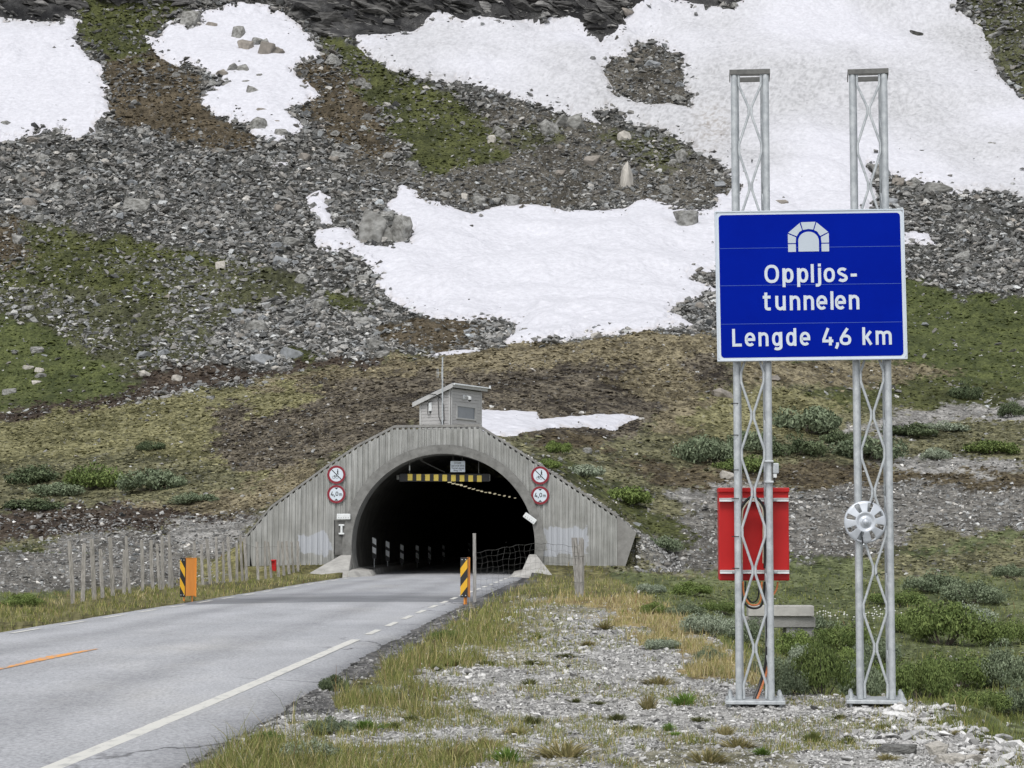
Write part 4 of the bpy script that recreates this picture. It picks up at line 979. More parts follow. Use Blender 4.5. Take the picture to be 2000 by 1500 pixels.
o = tag(MB().tube([(0, 0, 0), (-.02, 0, .10), (-.16, 0, .45), (-.20, 0, 1.2), (-.15, 0, 1.35)], .018).tube([(.0, 0, 0), (.06, 0, .35), (.04, 0, .95), (-.06, 0, 1.25), (-.3, 0, 1.42), (-.6, 0, 1.44)], .018).build('cable_pair', M['cable']), 'thick black cables looping down the hut\'s left wall', 'cable'); o.location = p + Vector((0, -.02, .4))
# antenna mast
a = P(864, 832, 87.75); ah = (832 - 697) / F * 87.75
o = empty('antenna_mast', (a.x, 87.75, a.z - .2), 0, 'tall thin antenna pole in front of the hut with side rods', 'antenna')
mb = MB(); mb.tube([(0, 0, 0), (0, 0, ah + .2)], .032, 8); mb.build('pole', M['galv'], o)
zc = (832 - 728) / F * 87.75 + .2
mb = MB(); mb.tube([(0, 0, zc), (-.26, 0, zc)], .010); mb.build('boom', M['galv'], o)
for dx, l in ((-.045, .26), (-.17, .20), (-.23, .22)): mb = MB(); mb.tube([(dx, 0, zc - l), (dx, 0, zc + l)], .008); mb.build('rod', M['galv'], o)
# ------------------------------------------------------------------ lattice masts and the blue sign
MY = 19.5
def make_mast():
    r = empty('lattice_mast', (0, 0, 0)); hw, dp, ht = .150, .26, 6.02; leg = .033
    legs = []
    for (x, y, rad) in ((-hw, 0, leg), (hw, 0, leg), (-hw + .014, dp, leg), (hw - .014, dp, leg)):
        mb = MB(); mb.tube([(x, y, .02), (x, y, ht)], rad, 14); mb.build('leg', M['galv'], r, smooth=True)
    per = .735; z0 = .50; yb = -.012
    zs = []; z = z0 - per / 2
    # two bent rods in front, touching at the nodes
    for sgn in (-1, 1):
        for (yy, inset, rr_) in ((yb, 0, .0125),):
            pts = [(sgn * (hw - leg - .013 - inset), yy, .03)]; z = z0; onleg = False; xin = .013; xout = hw - leg - .010 - inset
            k = 0; zz = z0
            pts.append((sgn * xout, yy, .16))
            while zz < ht - .1:
                pts += [(sgn * xin, yy, zz - .035), (sgn * xin, yy, zz + .035)]
                zo = zz + per / 2
                if zo < ht - .2: pts += [(sgn * xout, yy, zo - .045), (sgn * xout, yy, zo + .045)]
                else: pts += [(sgn * xout, yy, min(zo - .02, ht - .12))]; break
                zz += per
            pts.append((sgn * xout, yy, ht - .02))
            mb = MB(); mb.tube(pts, rr_, 8); mb.build('lacing_rod', M['galv'], r, smooth=True)
    for sgn in (-1, 1):      # side lacing
        pts = []; zz = .1; k = 0
        while zz < ht - .1: pts.append((sgn * (hw - (.0 if k % 2 == 0 else .035)), .03 if k % 2 == 0 else dp - .03, zz)); zz += per / 2; k += 1
        mb = MB(); mb.tube(pts, .009, 6); mb.build('lacing_rod', M['galv'], r, smooth=True)
    mb = MB(); mb.bbox((0, -.034, ht + .004), (2 * hw + .09, .008, .05), .003); mb.bbox((0, dp + .03, ht + .0), (2 * hw + .05, .008, .05), .003)
    mb.bbox((-hw - .041, dp / 2, ht), (.008, dp + .06, .05), .003); mb.bbox((hw + .041, dp / 2, ht), (.008, dp + .06, .05), .003)
    mb.bbox((0, .05, ht + .01), (2 * hw - .07, .008, .055), .003)
    mb.build('top_frame', M['galv_dark'], r)
    bp_ = MB(); bp_.bbox((0, dp / 2, .0), (.56, .52, .035), .006); bp = bp_.build('base_plate', M['galv'], r)
    for sx in (-1, 1):
        for y in (-.06, dp + .06):
            mb = MB(); mb.lathe([(.001, .075), (.022, .075), (.022, .03), (.04, .03), (.04, .018), (.001, .018)], 6, 'z', (sx * .235, y, 0)); mb.build('nut', M['galv'], bp)
            mb = MB(); mb.lathe([(.001, -.12), (.014, -.12), (.014, .09), (.001, .09)], 8, 'z', (sx * .235, y, 0)); mb.build('anchor_bolt', M['galv'], bp)
    f_ = MB(); f_.bbox((0, dp / 2, -.13), (.50, .46, .16), .02); f_.build('footing', M['conc_pale'], r)
    return r
ma = make_mast()
a = P(1475, 1372, MY); ma.location = (a.x, MY, .055); ma.rotation_euler = (0, 0, R(-6))
tag(ma, 'silver lattice mast holding the left side of the blue sign, with the red cabinet', 'mast', 'lattice masts of the blue sign')
m2 = copy_tree(ma); b_ = P(1711.5, 1374, MY); m2.location = (b_.x, MY, .06); m2.rotation_euler = (0, 0, R(-8.5)); 
tag(m2, 'silver lattice mast holding the right side of the blue sign, with the wheel cover', 'mast')
SY = MY - .12
sc_ = P(1585, 557, SY); k_ = SY / F * 1.012
W_, H_ = 367 * k_, 294 * k_
sign = empty('information_sign', (sc_.x, SY, sc_.z - H_ / 2), 0, 'large blue tunnel sign reading Oppljostunnelen Lengde 4,6 km on two masts', 'road sign')
sign.rotation_euler = (0, R(-.65), R(-1.2))
def rrect(w, h, r, cx=0, cz=0, nn=6):
    o = []
    for (sx, sz, a) in ((1, 1, 0), (-1, 1, 90), (-1, -1, 180), (1, -1, 270)):
        o += [(cx + sx * (w / 2 - r) + r * math.cos(R(a + 90 * i / nn)), cz + sz * (h / 2 - r) + r * math.sin(R(a + 90 * i / nn))) for i in range(nn + 1)]
    return o
mb = MB(); mb.prism(rrect(W_, H_, .004, 0, H_ / 2), lambda u, v: (u, .03, v), lambda u, v: (u, .0, v)); mb.build('backing_panel', M['signgrey'], sign)
MB().flat(rrect(W_ - .012, H_ - .012, .055, 0, H_ / 2), -.002).build('white_border', M['white'], sign)
MB().flat(rrect(W_ - .072, H_ - .072, .035, 0, H_ / 2), -.004).build('blue_face', M['blue'], sign)
def sp(px, py):   # photo pixel -> local sign coordinates (panel box 1402..1769 x 410..704)
    return ((px - 1585.5) * k_, (704 - py) * k_)
mb = MB()
for py in (483, 556, 631):
    u, v = sp(1585, py); mb.box((u, -.0045, v), (W_ - .074, .002, .0035))
mb.build('panel_seam', M['seam'], sign)
mb = MB(); mb.box((0, -.006, .010), (W_ * .998, .012, .012)); mb.box((-W_ / 2 + .004, -.004, H_ / 2), (.010, .010, H_ * .99)); mb.box((W_ / 2 - .004, -.004, H_ / 2), (.010, .010, H_ * .99)); mb.box((0, -.004, H_ - .004), (W_ * .998, .010, .010)); mb.build('edge_profile', M['white'], sign)
def word(chs, py, cap=88):
    for ch, px in chs:
        u, v = sp(px, py); glyphs(sign, ch, u, v, cap / 2.5 * k_, -.0072, m='white', name='letter')
cx = lambda x: 1350 + x / 2.5
word([(c_, cx(x)) for c_, x in zip('Oppljos-', (365, 452, 523, 590, 610, 652, 718, 783))], 552, 90)
word([(c_, cx(x)) for c_, x in zip('tunnelen', (355, 415, 485, 552, 614, 682, 704, 771))], 605.6, 90)
word([(c_, cx(x)) for c_, x in zip('Lengde', (203, 264, 330, 396, 464, 530))], 675, 86)
word([(c_, cx(x)) for c_, x in zip('4,6', (637, 702, 722))], 675, 86)
word([(c_, cx(x)) for c_, x in zip('km', (832, 896))], 675, 86)
# tunnel symbol: seven voussoirs round an arch
q = lambda x, y: sp(1300 + x / 2.857, y / 2.857)
mb = MB(); L0 = [(752, 1403), (752, 1340)] + [(809 + 57 * math.cos(t), 1344 + 52 * -math.sin(t)) for t in np.linspace(math.pi, 0, 18)] + [(866, 1340), (866, 1403)]
mb.flat([q(*p) for p in L0], -.0062)
for poly in ([(695, 1361), (738, 1361), (738, 1404), (695, 1404)], [(880, 1361), (922, 1361), (922, 1404), (880, 1404)],
             [(695, 1303), (740, 1323), (738, 1355), (695, 1355)], [(922, 1300), (878, 1323), (880, 1355), (922, 1355)],
             [(697, 1297), (762, 1243), (774, 1284), (760, 1292), (744, 1317)], [(919, 1295), (855, 1240), (841, 1284), (858, 1292), (874, 1317)],
             [(768, 1239), (850, 1237), (836, 1281), (809, 1277), (779, 1282)]):
    mb.flat([q(*p) for p in poly], -.0062)
mb.build('tunnel_symbol', M['signgreyface'], sign)
# ---- red cabinet on the back of the left mast
cb = P(1473.5, 1134, MY + .36); ct = P(1473.5, 953, MY + .36); cw = 136 / F * (MY + .36); ch_ = ct.z - cb.z
cab = empty('control_cabinet', (cb.x, MY + .36, cb.z), R(-3), 'bright red metal cabinet fixed behind the left mast below the sign', 'cabinet')
mb = MB(); mb.bbox((0, .15, ch_ / 2), (cw, .28, ch_), .012); body = mb.build('body', M['red'], cab)
mb = MB(); mb.bbox((0, .14, ch_ - .02), (cw + .012, .31, .045), .008); mb.build('lid', M['red'], cab)
for z in (ch_ - .115, .085):
    mb = MB(); mb.bbox((0, -.022, z), (cw - .01, .040, .034), .004)
    for s_ in (-1, 1): mb.box((0, -.046, z + s_ * .014), (cw - .01, .008, .006))
    rl = mb.build('mounting_rail', M['lampw'], cab)
    for x in (-.2, .2): mb = MB(); mb.bbox((x, -.055, z), (.035, .03, .03), .005); mb.build('rail_clamp', M['galv'], rl)
# cables: loop behind the lattice, tails to the ground
def cable(pts, r, m, label, nm='cable', grp=None):
    pts = [Vector(p) for p in pts]; b0 = pts[0].copy(); out = []
    for i in range(len(pts) - 1):      # Catmull-Rom smoothing
        p0, p1, p2, p3 = pts[max(i - 1, 0)], pts[i], pts[i + 1], pts[min(i + 2, len(pts) - 1)]
        for t in np.linspace(0, 1, 7)[:-1]:
            out.append(.5 * ((2 * p1) + (p2 - p0) * t + (2 * p0 - 5 * p1 + 4 * p2 - p3) * t * t + (3 * p1 - p0 - 3 * p2 + p3) * t**3))
    out.append(pts[-1]); mb = MB(); mb.tube([p - b0 for p in out], r, 7); o = mb.build(nm, M[m], None, smooth=True); o.location = b0; return tag(o, label, 'cable', grp)
CYb = MY + .20
def cp(px, py, y=None): return P(px, py, y or CYb)
cable([cp(1446, 1120), cp(1446, 1010), cp(1452, 985), cp(1470, 970), cp(1488, 984), cp(1494, 1010), cp(1494, 1110)], .014, 'cable', 'black cable arching behind the lattice over the red cabinet', grp='cables of the red cabinet')
cable([cp(1449, 1100, CYb + .03), cp(1449, 1012), cp(1455, 988), cp(1471, 975), cp(1487, 990), cp(1491, 1016), cp(1491, 1100, CYb + .03)], .009, 'cable_c', 'cream cable arching inside the black one over the red cabinet', grp='cables of the red cabinet')
cable([cp(1447, 1136), cp(1449, 1165), cp(1458, 1182), cp(1473, 1188), cp(1487, 1182), cp(1492, 1160), cp(1493, 1136)], .011, 'cable', 'black cable loop hanging lowest under the red cabinet', grp='cables of the red cabinet')
cable([cp(1451, 1136), cp(1453, 1160), cp(1462, 1178), cp(1474, 1182), cp(1485, 1174), cp(1488, 1136)], .009, 'cable_o', 'orange cable loop hanging under the red cabinet inside the black one', grp='cables of the red cabinet')
cable([cp(1456, 1136), cp(1457, 1160), cp(1468, 1176), cp(1480, 1168), cp(1483, 1136)], .008, 'cable', 'innermost short black cable loop hanging under the red cabinet', grp='cables of the red cabinet')
cable([cp(1519, 1136, MY + .4), cp(1517, 1150, MY + .4), cp(1510, 1162, MY + .38), cp(1503, 1172, MY + .3)], .009, 'cable_o', 'short orange cable leaving the cabinet\'s bottom right corner', grp='cables of the red cabinet')
g = ground(1470, 1374, 18.9)
cable([cp(1497, 1186), cp(1498, 1240), cp(1496, 1290), cp(1486, 1330), cp(1470, 1372, MY + .1)], .014, 'cable', 'thick black cable running down the left mast to the base plate', grp='cables of the red cabinet')
cable([cp(1499, 1180, CYb + .03), cp(1500, 1250, CYb + .03), cp(1499, 1300, CYb + .03), cp(1490, 1335, CYb), cp(1476, 1372, MY + .13)], .012, 'cable_o', 'orange cable running beside the black one down the left mast', grp='cables of the red cabinet')
# cable ties round the left leg of the left mast
for py in (788, 850, 918, 974, 1048, 1110):
    p = P(1435 + (py - 788) * .006, py, MY); mb = MB(); mb.lathe([(.033, -.004), (.036, -.004), (.036, .004), (.033, .004)], 16, 'z'); o = mb.build('cable_tie', M['black']); o.location = p
    tag(o, 'thin black cable tie round the outer leg of the left mast', 'cable tie', 'cable ties on the left mast')
# small sensor box on the right leg
p = P(1503, 925, MY - .02); o = empty('sensor_box', p, 0, 'small grey sensor box clamped to the right leg of the left mast', 'sensor box')
mb = MB(); mb.bbox((.058, 0, .05), (.058, .05, .10), .008); mb.build('case', M['galv'], o)
mb = MB(); mb.bbox((.022, 0, .02), (.012, .05, .22), .003); mb.build('bracket_plate', M['galv_dark'], o)
for z in (.115, -.08): mb = MB(); mb.bbox((-.01, -.01, z), (.085, .09, .022), .006); mb.build('clamp', M['galv'], o)
mb = MB(); mb.bbox((.05, 0, -.02), (.035, .035, .04), .005); mb.build('connector', M['lampw'], o)
mb = MB(); mb.tube([(.05, 0, -.04), (.045, 0, -.075), (.02, .01, -.10), (.0, .02, -.11)], .006); mb.build('lead', M['cable'], o)
# ---- wheel cover on the right mast
wc = P(1690, 1019.5, MY - .07); RR = 41.2 / F * MY
o = empty('wheel_cover', wc, 0, 'silver plastic wheel cover with eight slots tied to the right mast', 'wheel cover')
def prof(t):   # depth of the disc at relative radius t
    return -.030 + .028 * sstep((t - .25) / .75) + (.018 * math.exp(-((t - .30) / .09)**2)) + .018 * max(0, t - .9) * 10 * .6
mb = MB(); nr_, na = 20, 192; slot = []
ring = [0.16] + list(np.linspace(.2, 1.0, nr_))
for t in ring:
    for j in range(na):
        a = 2 * math.pi * j / na; mb.v.append((RR * t * math.cos(a), prof(t), RR * t * math.sin(a)))
for i in range(len(ring) - 1):
    tm_ = (ring[i] + ring[i + 1]) / 2
    for j in range(na):
        a = 360 * (j + .5) / na; d = (a - 72 + 22.5) % 45 - 22.5
        off = abs(math.sin(R(d))) * tm_
        if .49 < tm_ < .90 and off < .075 + .045 * (tm_ - .45) / .45: continue
        mb.f.append((i * na + j, i * na + (j + 1) % na, (i + 1) * na + (j + 1) % na, (i + 1) * na + j))
o1 = mb.build('disc', M['silver'], o, smooth=True)
sol = o1.modifiers.new('thickness', 'SOLIDIFY'); sol.thickness = .006
mb = MB(); mb.lathe([(.001, -.052), (RR * .08, -.050), (RR * .14, -.042), (RR * .165, -.028), (RR * .17, -.010)], 32); mb.build('centre_cap', M['silver'], o, smooth=True)
mb = MB(); mb.tube([(.052, -.03, RR * .80), (.07, -.006, RR * .98), (.085, .03, RR * 1.02)], .006); mb.build('cable_tie', M['black'], o); mb = MB(); mb.tube([(-.035, -.02, -RR * .70), (-.028, -.012, -RR * 1.0), (-.02, .04, -RR * 1.03)], .006); mb.build('cable_tie', M['black'], o)
p = P(1714, 1121, MY - .03); mb = MB(); mb.tube([(-.012, 0, -.02), (-.012, 0, -.01), (.01, -.004, .012), (.03, 0, -.01)], .005); o = mb.build('cable_tie', M['black']); o.location = p; tag(o, 'black tie knotted on the lacing of the right mast below the wheel cover', 'cable tie')

# ------------------------------------------------------------------ concrete beams behind the sign
bp0 = P(1535, 1243, 40.5)
for i, (x0, x1, y0, y1, lab) in enumerate([(1462, 1590, 1183, 1204, 'upper grey concrete beam of the small stack behind the left mast'), (1452, 1593, 1205, 1226, 'middle grey concrete beam of the small stack behind the left mast'), (1536, 1590, 1226, 1246, 'short dark concrete block under the stacked beams behind the left mast')]):
    Y = 40.5 + .06 * i; a, b_ = P(x0, y1, Y), P(x1, y0, Y); o = empty('concrete_beam', ((a.x + b_.x) / 2, Y, a.z), R(2 * i - 1), lab, 'concrete beam', 'stacked concrete beams')
    mb = MB(); mb.bbox((0, .2, (b_.z - a.z) / 2), (b_.x - a.x, .4, b_.z - a.z - .006), .012); mb.build('beam', M['conc'] if i else M['conc_pale'], o)
    if i < 2: mb = MB(); mb.bbox((0, .2, (b_.z - a.z) - .004), (b_.x - a.x - .03, .38, .012), .003); mb.build('top_edge', M['conc_pale'], o)

# ------------------------------------------------------------------ hazard markers
def marker(px, y0, py_top, py_bot, Y, fw, sw, rz, rise, label):
    c = P(px, y0, Y); zt = P(px, py_top, Y).z; zb = P(px, py_bot, Y).z
    o = empty('hazard_marker', (c.x, Y, 0), rz, label, 'hazard marker', 'black and yellow hazard markers by the road')
    h = zt - zb; hw = fw / 2
    mb = MB(); mb.bbox((0, .012, zb + h / 2), (fw, .02, h), .004); mb.build('face_plate', M['black'], o)
    cl = lambda z: max(zb + .02, min(zt - .02, z)); s_ = fw * 1.15 * (-1 if rise < 0 else 1)
    for z in (zb + h * .16, zb + h * .62):
        zz = z - (0 if s_ < 0 else 0); lo, hi = (z + abs(s_) * .55, z - abs(s_) * .55) if s_ < 0 else (z - abs(s_) * .55, z + abs(s_) * .55); t_ = h * .23
        MB().flat([(-hw + .003, cl(lo)), (hw - .003, cl(hi)), (hw - .003, cl(hi + t_)), (-hw + .003, cl(lo + t_))], -.0025).build('yellow_stripe', M['yellow'], o)
    for x in (-hw * .5, hw * .5):
        for z in (zb + .05, zt - .05): mb = MB(); mb.lathe([(.001, -.006), (.012, -.004), (.012, .004)], 8, 'y', (x, 0, z)); mb.build('bolt', M['lampw'], o)
    mb = MB(); sgn = 1; mb.bbox((hw - .015, sw / 2 + .03, zb + h / 2 + .02), (.03, sw, h - .03), .004); bd = mb.build('side_board', M['orange'], o)
    mb = MB(); mb.bbox((0, sw / 2 + .02, zt - .012), (fw, sw, .022), .004); mb.bbox((0, sw / 2 + .02, zb + .035), (fw, sw, .022), .004); mb.bbox((hw - .01, sw + .03, zb + h / 2), (.045, .03, h), .004); mb.bbox((-hw + .015, sw * .5 + .02, zb + h / 2), (.02, sw, h - .04), .004); mb.build('frame', M['orange'], o)
    for y in (.06, sw - .02): mb = MB(); mb.tube([(0 + (.02 if y > .1 else 0), y, -.3), (0 + (.02 if y > .1 else 0), y, zb + .05)], .022); mb.build('post', M['orange'], o)
    return o
marker(356, 1165, 1090, 1166, 52.0, .19, .34, R(-38), -1, 'black and yellow striped marker with an orange side box left of the road')
marker(906, 1168, 1089, 1167, 50.8, .185, .16, R(-14), 1, 'narrow black and yellow striped marker on the right road edge')

# ------------------------------------------------------------------ wooden posts, lath fence, rolled laths, netting
def lath(mb, b_, t, wd=.05, th=.03, jit=.0):
    b_, t = Vector(b_), Vector(t); d = (t - b_); L_ = d.length; d.normalize(); sx_ = Vector((1, 0, 0)); sx_ = (sx_ - d * sx_.dot(d)).normalized(); sy = d.cross(sx_)
    vs = []
    for k, (p, w_) in enumerate(((b_, 1), (b_ + d * L_ * .5 + sx_ * jit, 1), (t, .92))):
        for (i, j) in ((-1, -1), (1, -1), (1, 1), (-1, 1)): vs.append(p + sx_ * i * wd / 2 * w_ + sy * j * th / 2)
    fs = [(3, 2, 1, 0), (8, 9, 10, 11)]
    for r_ in (0, 4):
        for i in range(4): j = (i + 1) % 4; fs.append((r_ + i, r_ + j, r_ + 4 + j, r_ + 4 + i))
    mb.add(vs, fs)
c = P(927, 1172, 52.6); o = empty('wooden_post', (c.x, 52.6, 0), 0, 'lone grey square wooden post beside the narrow striped marker', 'post')
mb = MB(); zt = P(927, 1043, 52.6).z; lath(mb, (0, 0, -.3), (-.01, 0, zt), .085, .085, .004); mb.build('shaft', M['wood'], o); mb = MB(); mb.bbox((-.01, 0, zt + .004), (.092, .092, .02), .006); mb.build('cap', M['conc_pale'], o)
# lath snow fence (one thing: laths tied with wire)
fx = [(139, 1057, 1180), (160, 1062, 1178), (181, 1052, 1176), (199, 1072, 1176), (218, 1050, 1175), (239, 1074, 1174), (252, 1047, 1172), (275, 1055, 1172), (297, 1055, 1168), (311, 1062, 1166), (317, 1048, 1168), (328, 1044, 1170), (336, 1060, 1152), (377, 1058, 1160), (394, 1063, 1154), (408, 1052, 1150), (422, 1048, 1146), (434, 1058, 1146), (449, 1048, 1140), (460, 1060, 1138), (471, 1046, 1134), (480, 1050, 1133), (502, 1058, 1132), (516, 1056, 1130), (528, 1058, 1129), (541, 1056, 1128), (552, 1058, 1127), (563, 1057, 1126), (571, 1058, 1124), (579, 1057, 1122)]
def fy(px): return 50 + (px - 139) / 440 * 35.0
b0 = P(139, 1180, 50); fence = empty('lath_fence', (b0.x, 50, 0), 0, 'sagging fence of thin grey wooden laths left of the road', 'fence')
for i, (px, pt, pb) in enumerate(fx):
    Y = fy(px); t = P(px + (-4 if i % 3 == 0 else 2 if i % 2 else -1), pt, Y); gx = P(px + 3, pb, Y); z = float(H(gx.x, Y)); b_ = Vector((gx.x, Y + random.uniform(-.1, .1), z - .15)); t.y = Y + random.uniform(-.15, .15)
    mb = MB(); off = Vector((b0.x, 50, 0)); lath(mb, b_ - off, t - off, .085 + .03 * random.random(), .04, random.uniform(-.02, .02)); mb.build('lath', M['lath'], fence)
for zf in (.35, .85):
    pts = []
    for i, (px, pt, pb) in enumerate(fx):
        Y = fy(px); p = P(px, pb + (pt - pb) * zf, Y); pts.append(Vector((p.x - b0.x, Y - 50, p.z + random.uniform(-.03, .03))))
    mb = MB(); mb.tube(pts, .004, 4); mb.build('tie_wire', M['galv_dark'], fence)
# rolled end of the fence on the right
c = P(1131, 1167, 55.6); o = empty('rolled_fence', (c.x, 55.6, 0), 0, 'upright bundle of grey wooden laths on the grass right of the tunnel', 'lath bundle')
for i in range(13):
    a = i * 2.4; r_ = .035 + .075 * math.sqrt(i / 12); x, y = r_ * math.cos(a) * 1.15, r_ * math.sin(a)
    zt = P(1131, 1050 + random.choice((0, 3, 6, 8, 14)), 55.6).z; mb = MB(); lath(mb, (x * .8 + .02, y, -.1), (x * 1.35 - .03, y * 1.2, zt), .062, .028, random.uniform(-.01, .01)); mb.build('lath', M['wood'], o)
for z in (.4, 1.1): mb = MB(); mb.ribbon([(0, 0), (1, 1)], .1, 0); mb = MB(); mb.tube([( .16 * math.cos(t), .14 * math.sin(t), z) for t in np.linspace(0, 6.28, 20)], .005, 4); mb.build('tie_wire', M['galv_dark'], o)
# wire netting from the lone post towards the bundle
M['wire'] = mat('net_wire', (.10, .10, .095), .6, metal=.3)
pL = P(929, 1080, 52.6); pR = P(1128, 1070, 55.5); net = empty('wire_netting', (pL.x, 52.6, 0), 0, 'thin wire netting strung from the lone post to the lath bundle', 'wire netting')
def npt(u, v):
    top = 1.22 + .22 * max(0, math.sin(min(max(u, 0), 1) * math.pi * .8))**1.3; bot = .10
    x = pL.x + (pR.x - pL.x) * u; y = 52.6 + 2.9 * u
    return Vector((x - pL.x + .02 * math.sin(v * 9 + u * 20), y - 52.6 + .03 * math.sin(u * 31 + v * 5), bot + (top - bot) * v + .015 * math.sin(u * 43 + v * 3)))
mb = MB(); nu, nv = 19, 8
for j in range(nv + 1): mb.tube([npt(i / 38, j / nv) for i in range(39)], .0028 if j < nv else .005, 4, False)
for i in range(nu + 1): mb.tube([npt(i / nu + .006 * math.sin(j * 2 + i), j / nv) for j in range(nv + 1)], .0025, 4, False)
mb.build('mesh', M['wire'], net)
# ------------------------------------------------------------------ rocks
def hull_proto(npts, seed, flat=.7):
    r = np.random.default_rng(seed); p = r.normal(size=(npts, 3)); p /= np.linalg.norm(p, axis=1)[:, None]; p *= r.uniform(.75, 1.1, (npts, 1)); p[:, 2] *= flat
    bm = bmesh.new(); [bm.verts.new(v) for v in p]; bmesh.ops.convex_hull(bm, input=bm.verts)
    bmesh.ops.delete(bm, geom=[v for v in bm.verts if not v.link_faces], context='VERTS'); bmesh.ops.triangulate(bm, faces=bm.faces); bm.verts.ensure_lookup_table(); bm.verts.index_update()
    V = np.array([v.co[:] for v in bm.verts]); Fc = np.array([[v.index for v in f.verts] for f in bm.faces]); bm.free(); return V, Fc
PROT = [hull_proto(k, 100 + i, .62 + .3 * ((i * 7) % 5) / 5) for i, k in enumerate([7, 8, 9, 9, 10, 10, 11, 12, 8, 9, 10, 12])]
def rotmats(n, tilt):
    a = rng.uniform(0, 2 * np.pi, n); b = rng.normal(0, tilt, n); g = rng.normal(0, tilt, n)
    ca, sa, cb, sb, cg, sg = np.cos(a), np.sin(a), np.cos(b), np.sin(b), np.cos(g), np.sin(g); z = 0 * a; o = z + 1
    Rz = np.stack([ca, -sa, z, sa, ca, z, z, z, o], -1).reshape(-1, 3, 3); Rx = np.stack([o, z, z, z, cb, -sb, z, sb, cb], -1).reshape(-1, 3, 3); Ry = np.stack([cg, z, sg, z, o, z, -sg, z, cg], -1).reshape(-1, 3, 3)
    return Rx @ Ry @ Rz
def scatter_mesh(name, pos, size, colr, m, tilt=.35, squash=(1.25, .85, .7), bury=.25):
    n = len(pos); sc = np.stack([size * rng.uniform(.8, squash[0], n), size * rng.uniform(.65, squash[1] + .2, n), size * rng.uniform(.45, squash[2] + .2, n)], -1)
    RM = rotmats(n, tilt); which = rng.integers(0, len(PROT), n); Vs = []; Fs = []; Cs = []; off = 0
    for k, (pv, pf) in enumerate(PROT):
        ii = np.where(which == k)[0]
        if not len(ii): continue
        v = pv[None] * sc[ii][:, None, :]; v = np.einsum('nij,nkj->nki', RM[ii], v); v[:, :, 2] += (size[ii] * (.5 - bury))[:, None]; v += pos[ii][:, None, :]
        f = pf[None] + (np.arange(len(ii)) * len(pv))[:, None, None] + off
        Vs.append(v.reshape(-1, 3)); Fs.append(f.reshape(-1, 3)); Cs.append(np.repeat(colr[ii], len(pv), 0)); off += len(ii) * len(pv)
    me = mesh_np(name, np.concatenate(Vs), np.concatenate(Fs), np.concatenate(Cs)); return link(name, me, None, m)
M['rock'] = mat('lichen_rock', (0, 0, 0), .9, attr=True, scale=3.5, vary=(.6, 1.35), contrast=(.32, .68), bump=.04, bscale=6, spec=.2)
M['tuss'] = mat('tussock', (0, 0, 0), .95, attr=True, scale=9, vary=(.68, 1.45), contrast=(.32, .68), bump=.05, bscale=12, spec=.1)
M['stone'] = mat('pale_stone', (0, 0, 0), .9, attr=True, scale=30, vary=(.7, 1.25), contrast=(.3, .7), bump=.004, bscale=80, spec=.2)
M['boulder'] = mat('grey_boulder', (.33, .328, .31), .9, (.14, .137, .125), 2.2, stretch=(1, 1, 2.2), bump=.12, bscale=3, contrast=(.38, .62), spec=.2)
M['boulder_pale'] = mat('pale_boulder', (.52, .49, .44), .9, (.36, .34, .30), 1.8, bump=.03, bscale=3)
M['boulder_blue'] = mat('bluish_boulder', (.31, .325, .34), .9, (.19, .198, .20), 1.5, bump=.05, bscale=3)
M['boulder_tan'] = mat('warm_boulder', (.30, .27, .235), .9, (.17, .155, .135), 1.5, bump=.06, bscale=2.5)
# cells of the far terrain and how densely stones lie on each
cPX = (PX[:-1, :-1] + PX[1:, 1:]) / 2; cPY = (PY[:-1, :-1] + PY[1:, 1:]) / 2
area = np.abs(PX[1:, 1:] - PX[:-1, :-1]) * np.abs(PY[1:, 1:] - PY[:-1, :-1])
dens = np.array([ZT[k][2] for k in ZN])[ZI[:-1, :-1]]; szf = np.array([ZT[k][3] for k in ZN])[ZI[:-1, :-1]]
clump = np.clip(.55 + 1.3 * fbm(XX * .12, YY * .08, 111, 4)[:-1, :-1], .05, 2)
inS = snow_s[:-1, :-1]
Wt = dens * area * VIS[:-1, :-1] * np.where(dens > .6, .75 + .25 * clump, clump) * (YY[:-1, :-1] > 60)
Wt = np.where(inS > 1.5, area * VIS[:-1, :-1] * (.22 * np.exp(-inS / 6) + .02 * np.exp(-inS / 30)) * (inS < 90), Wt)
Wt[:, :][cPX < -60] = 0; Wt[cPX > 2060] = 0
tot = Wt.sum(); cum = np.cumsum(Wt.ravel())
def sample(n):
    k = np.searchsorted(cum, rng.uniform(0, cum[-1], n)); r, c = np.unravel_index(np.clip(k, 0, Wt.size - 1), Wt.shape); a, b_ = rng.uniform(0, 1, n), rng.uniform(0, 1, n)
    lerp = lambda G: (G[r, c] * (1 - a) + G[r + 1, c] * a) * (1 - b_) + (G[r, c + 1] * (1 - a) + G[r + 1, c + 1] * a) * b_
    return lerp(XX), lerp(YY), lerp(ZZ), r, c
N1 = 78000
x, y, z, r, c = sample(N1)
pxs = np.clip(np.exp(rng.normal(1.05, .50, N1)), 1.1, 9); pxs = np.where(rng.uniform(size=N1) < .11, rng.uniform(5, 13, N1), pxs)                      # half size in photo pixels
sz = pxs * szf[r, c] * y / F; sn = snow_s[r, c]; z = z + np.clip(sn * .05, 0, .5) * (sn > 0)
sz = np.where(sn > 0, sz * .75, sz)
br = np.clip(np.exp(rng.normal(-1.62, .42, N1)), .05, .5); br = np.where(rng.uniform(size=N1) < .022, rng.uniform(.42, .62, N1), br)
lowb = np.interp(y, [90, 230, 300, 400], [1.25, 1.2, 1.05, .85]); br = br * lowb
tint = rng.normal(0, .025, N1)
colr = np.stack([br * (1.0 + tint), br * (.99), br * (.945 - tint)], -1)
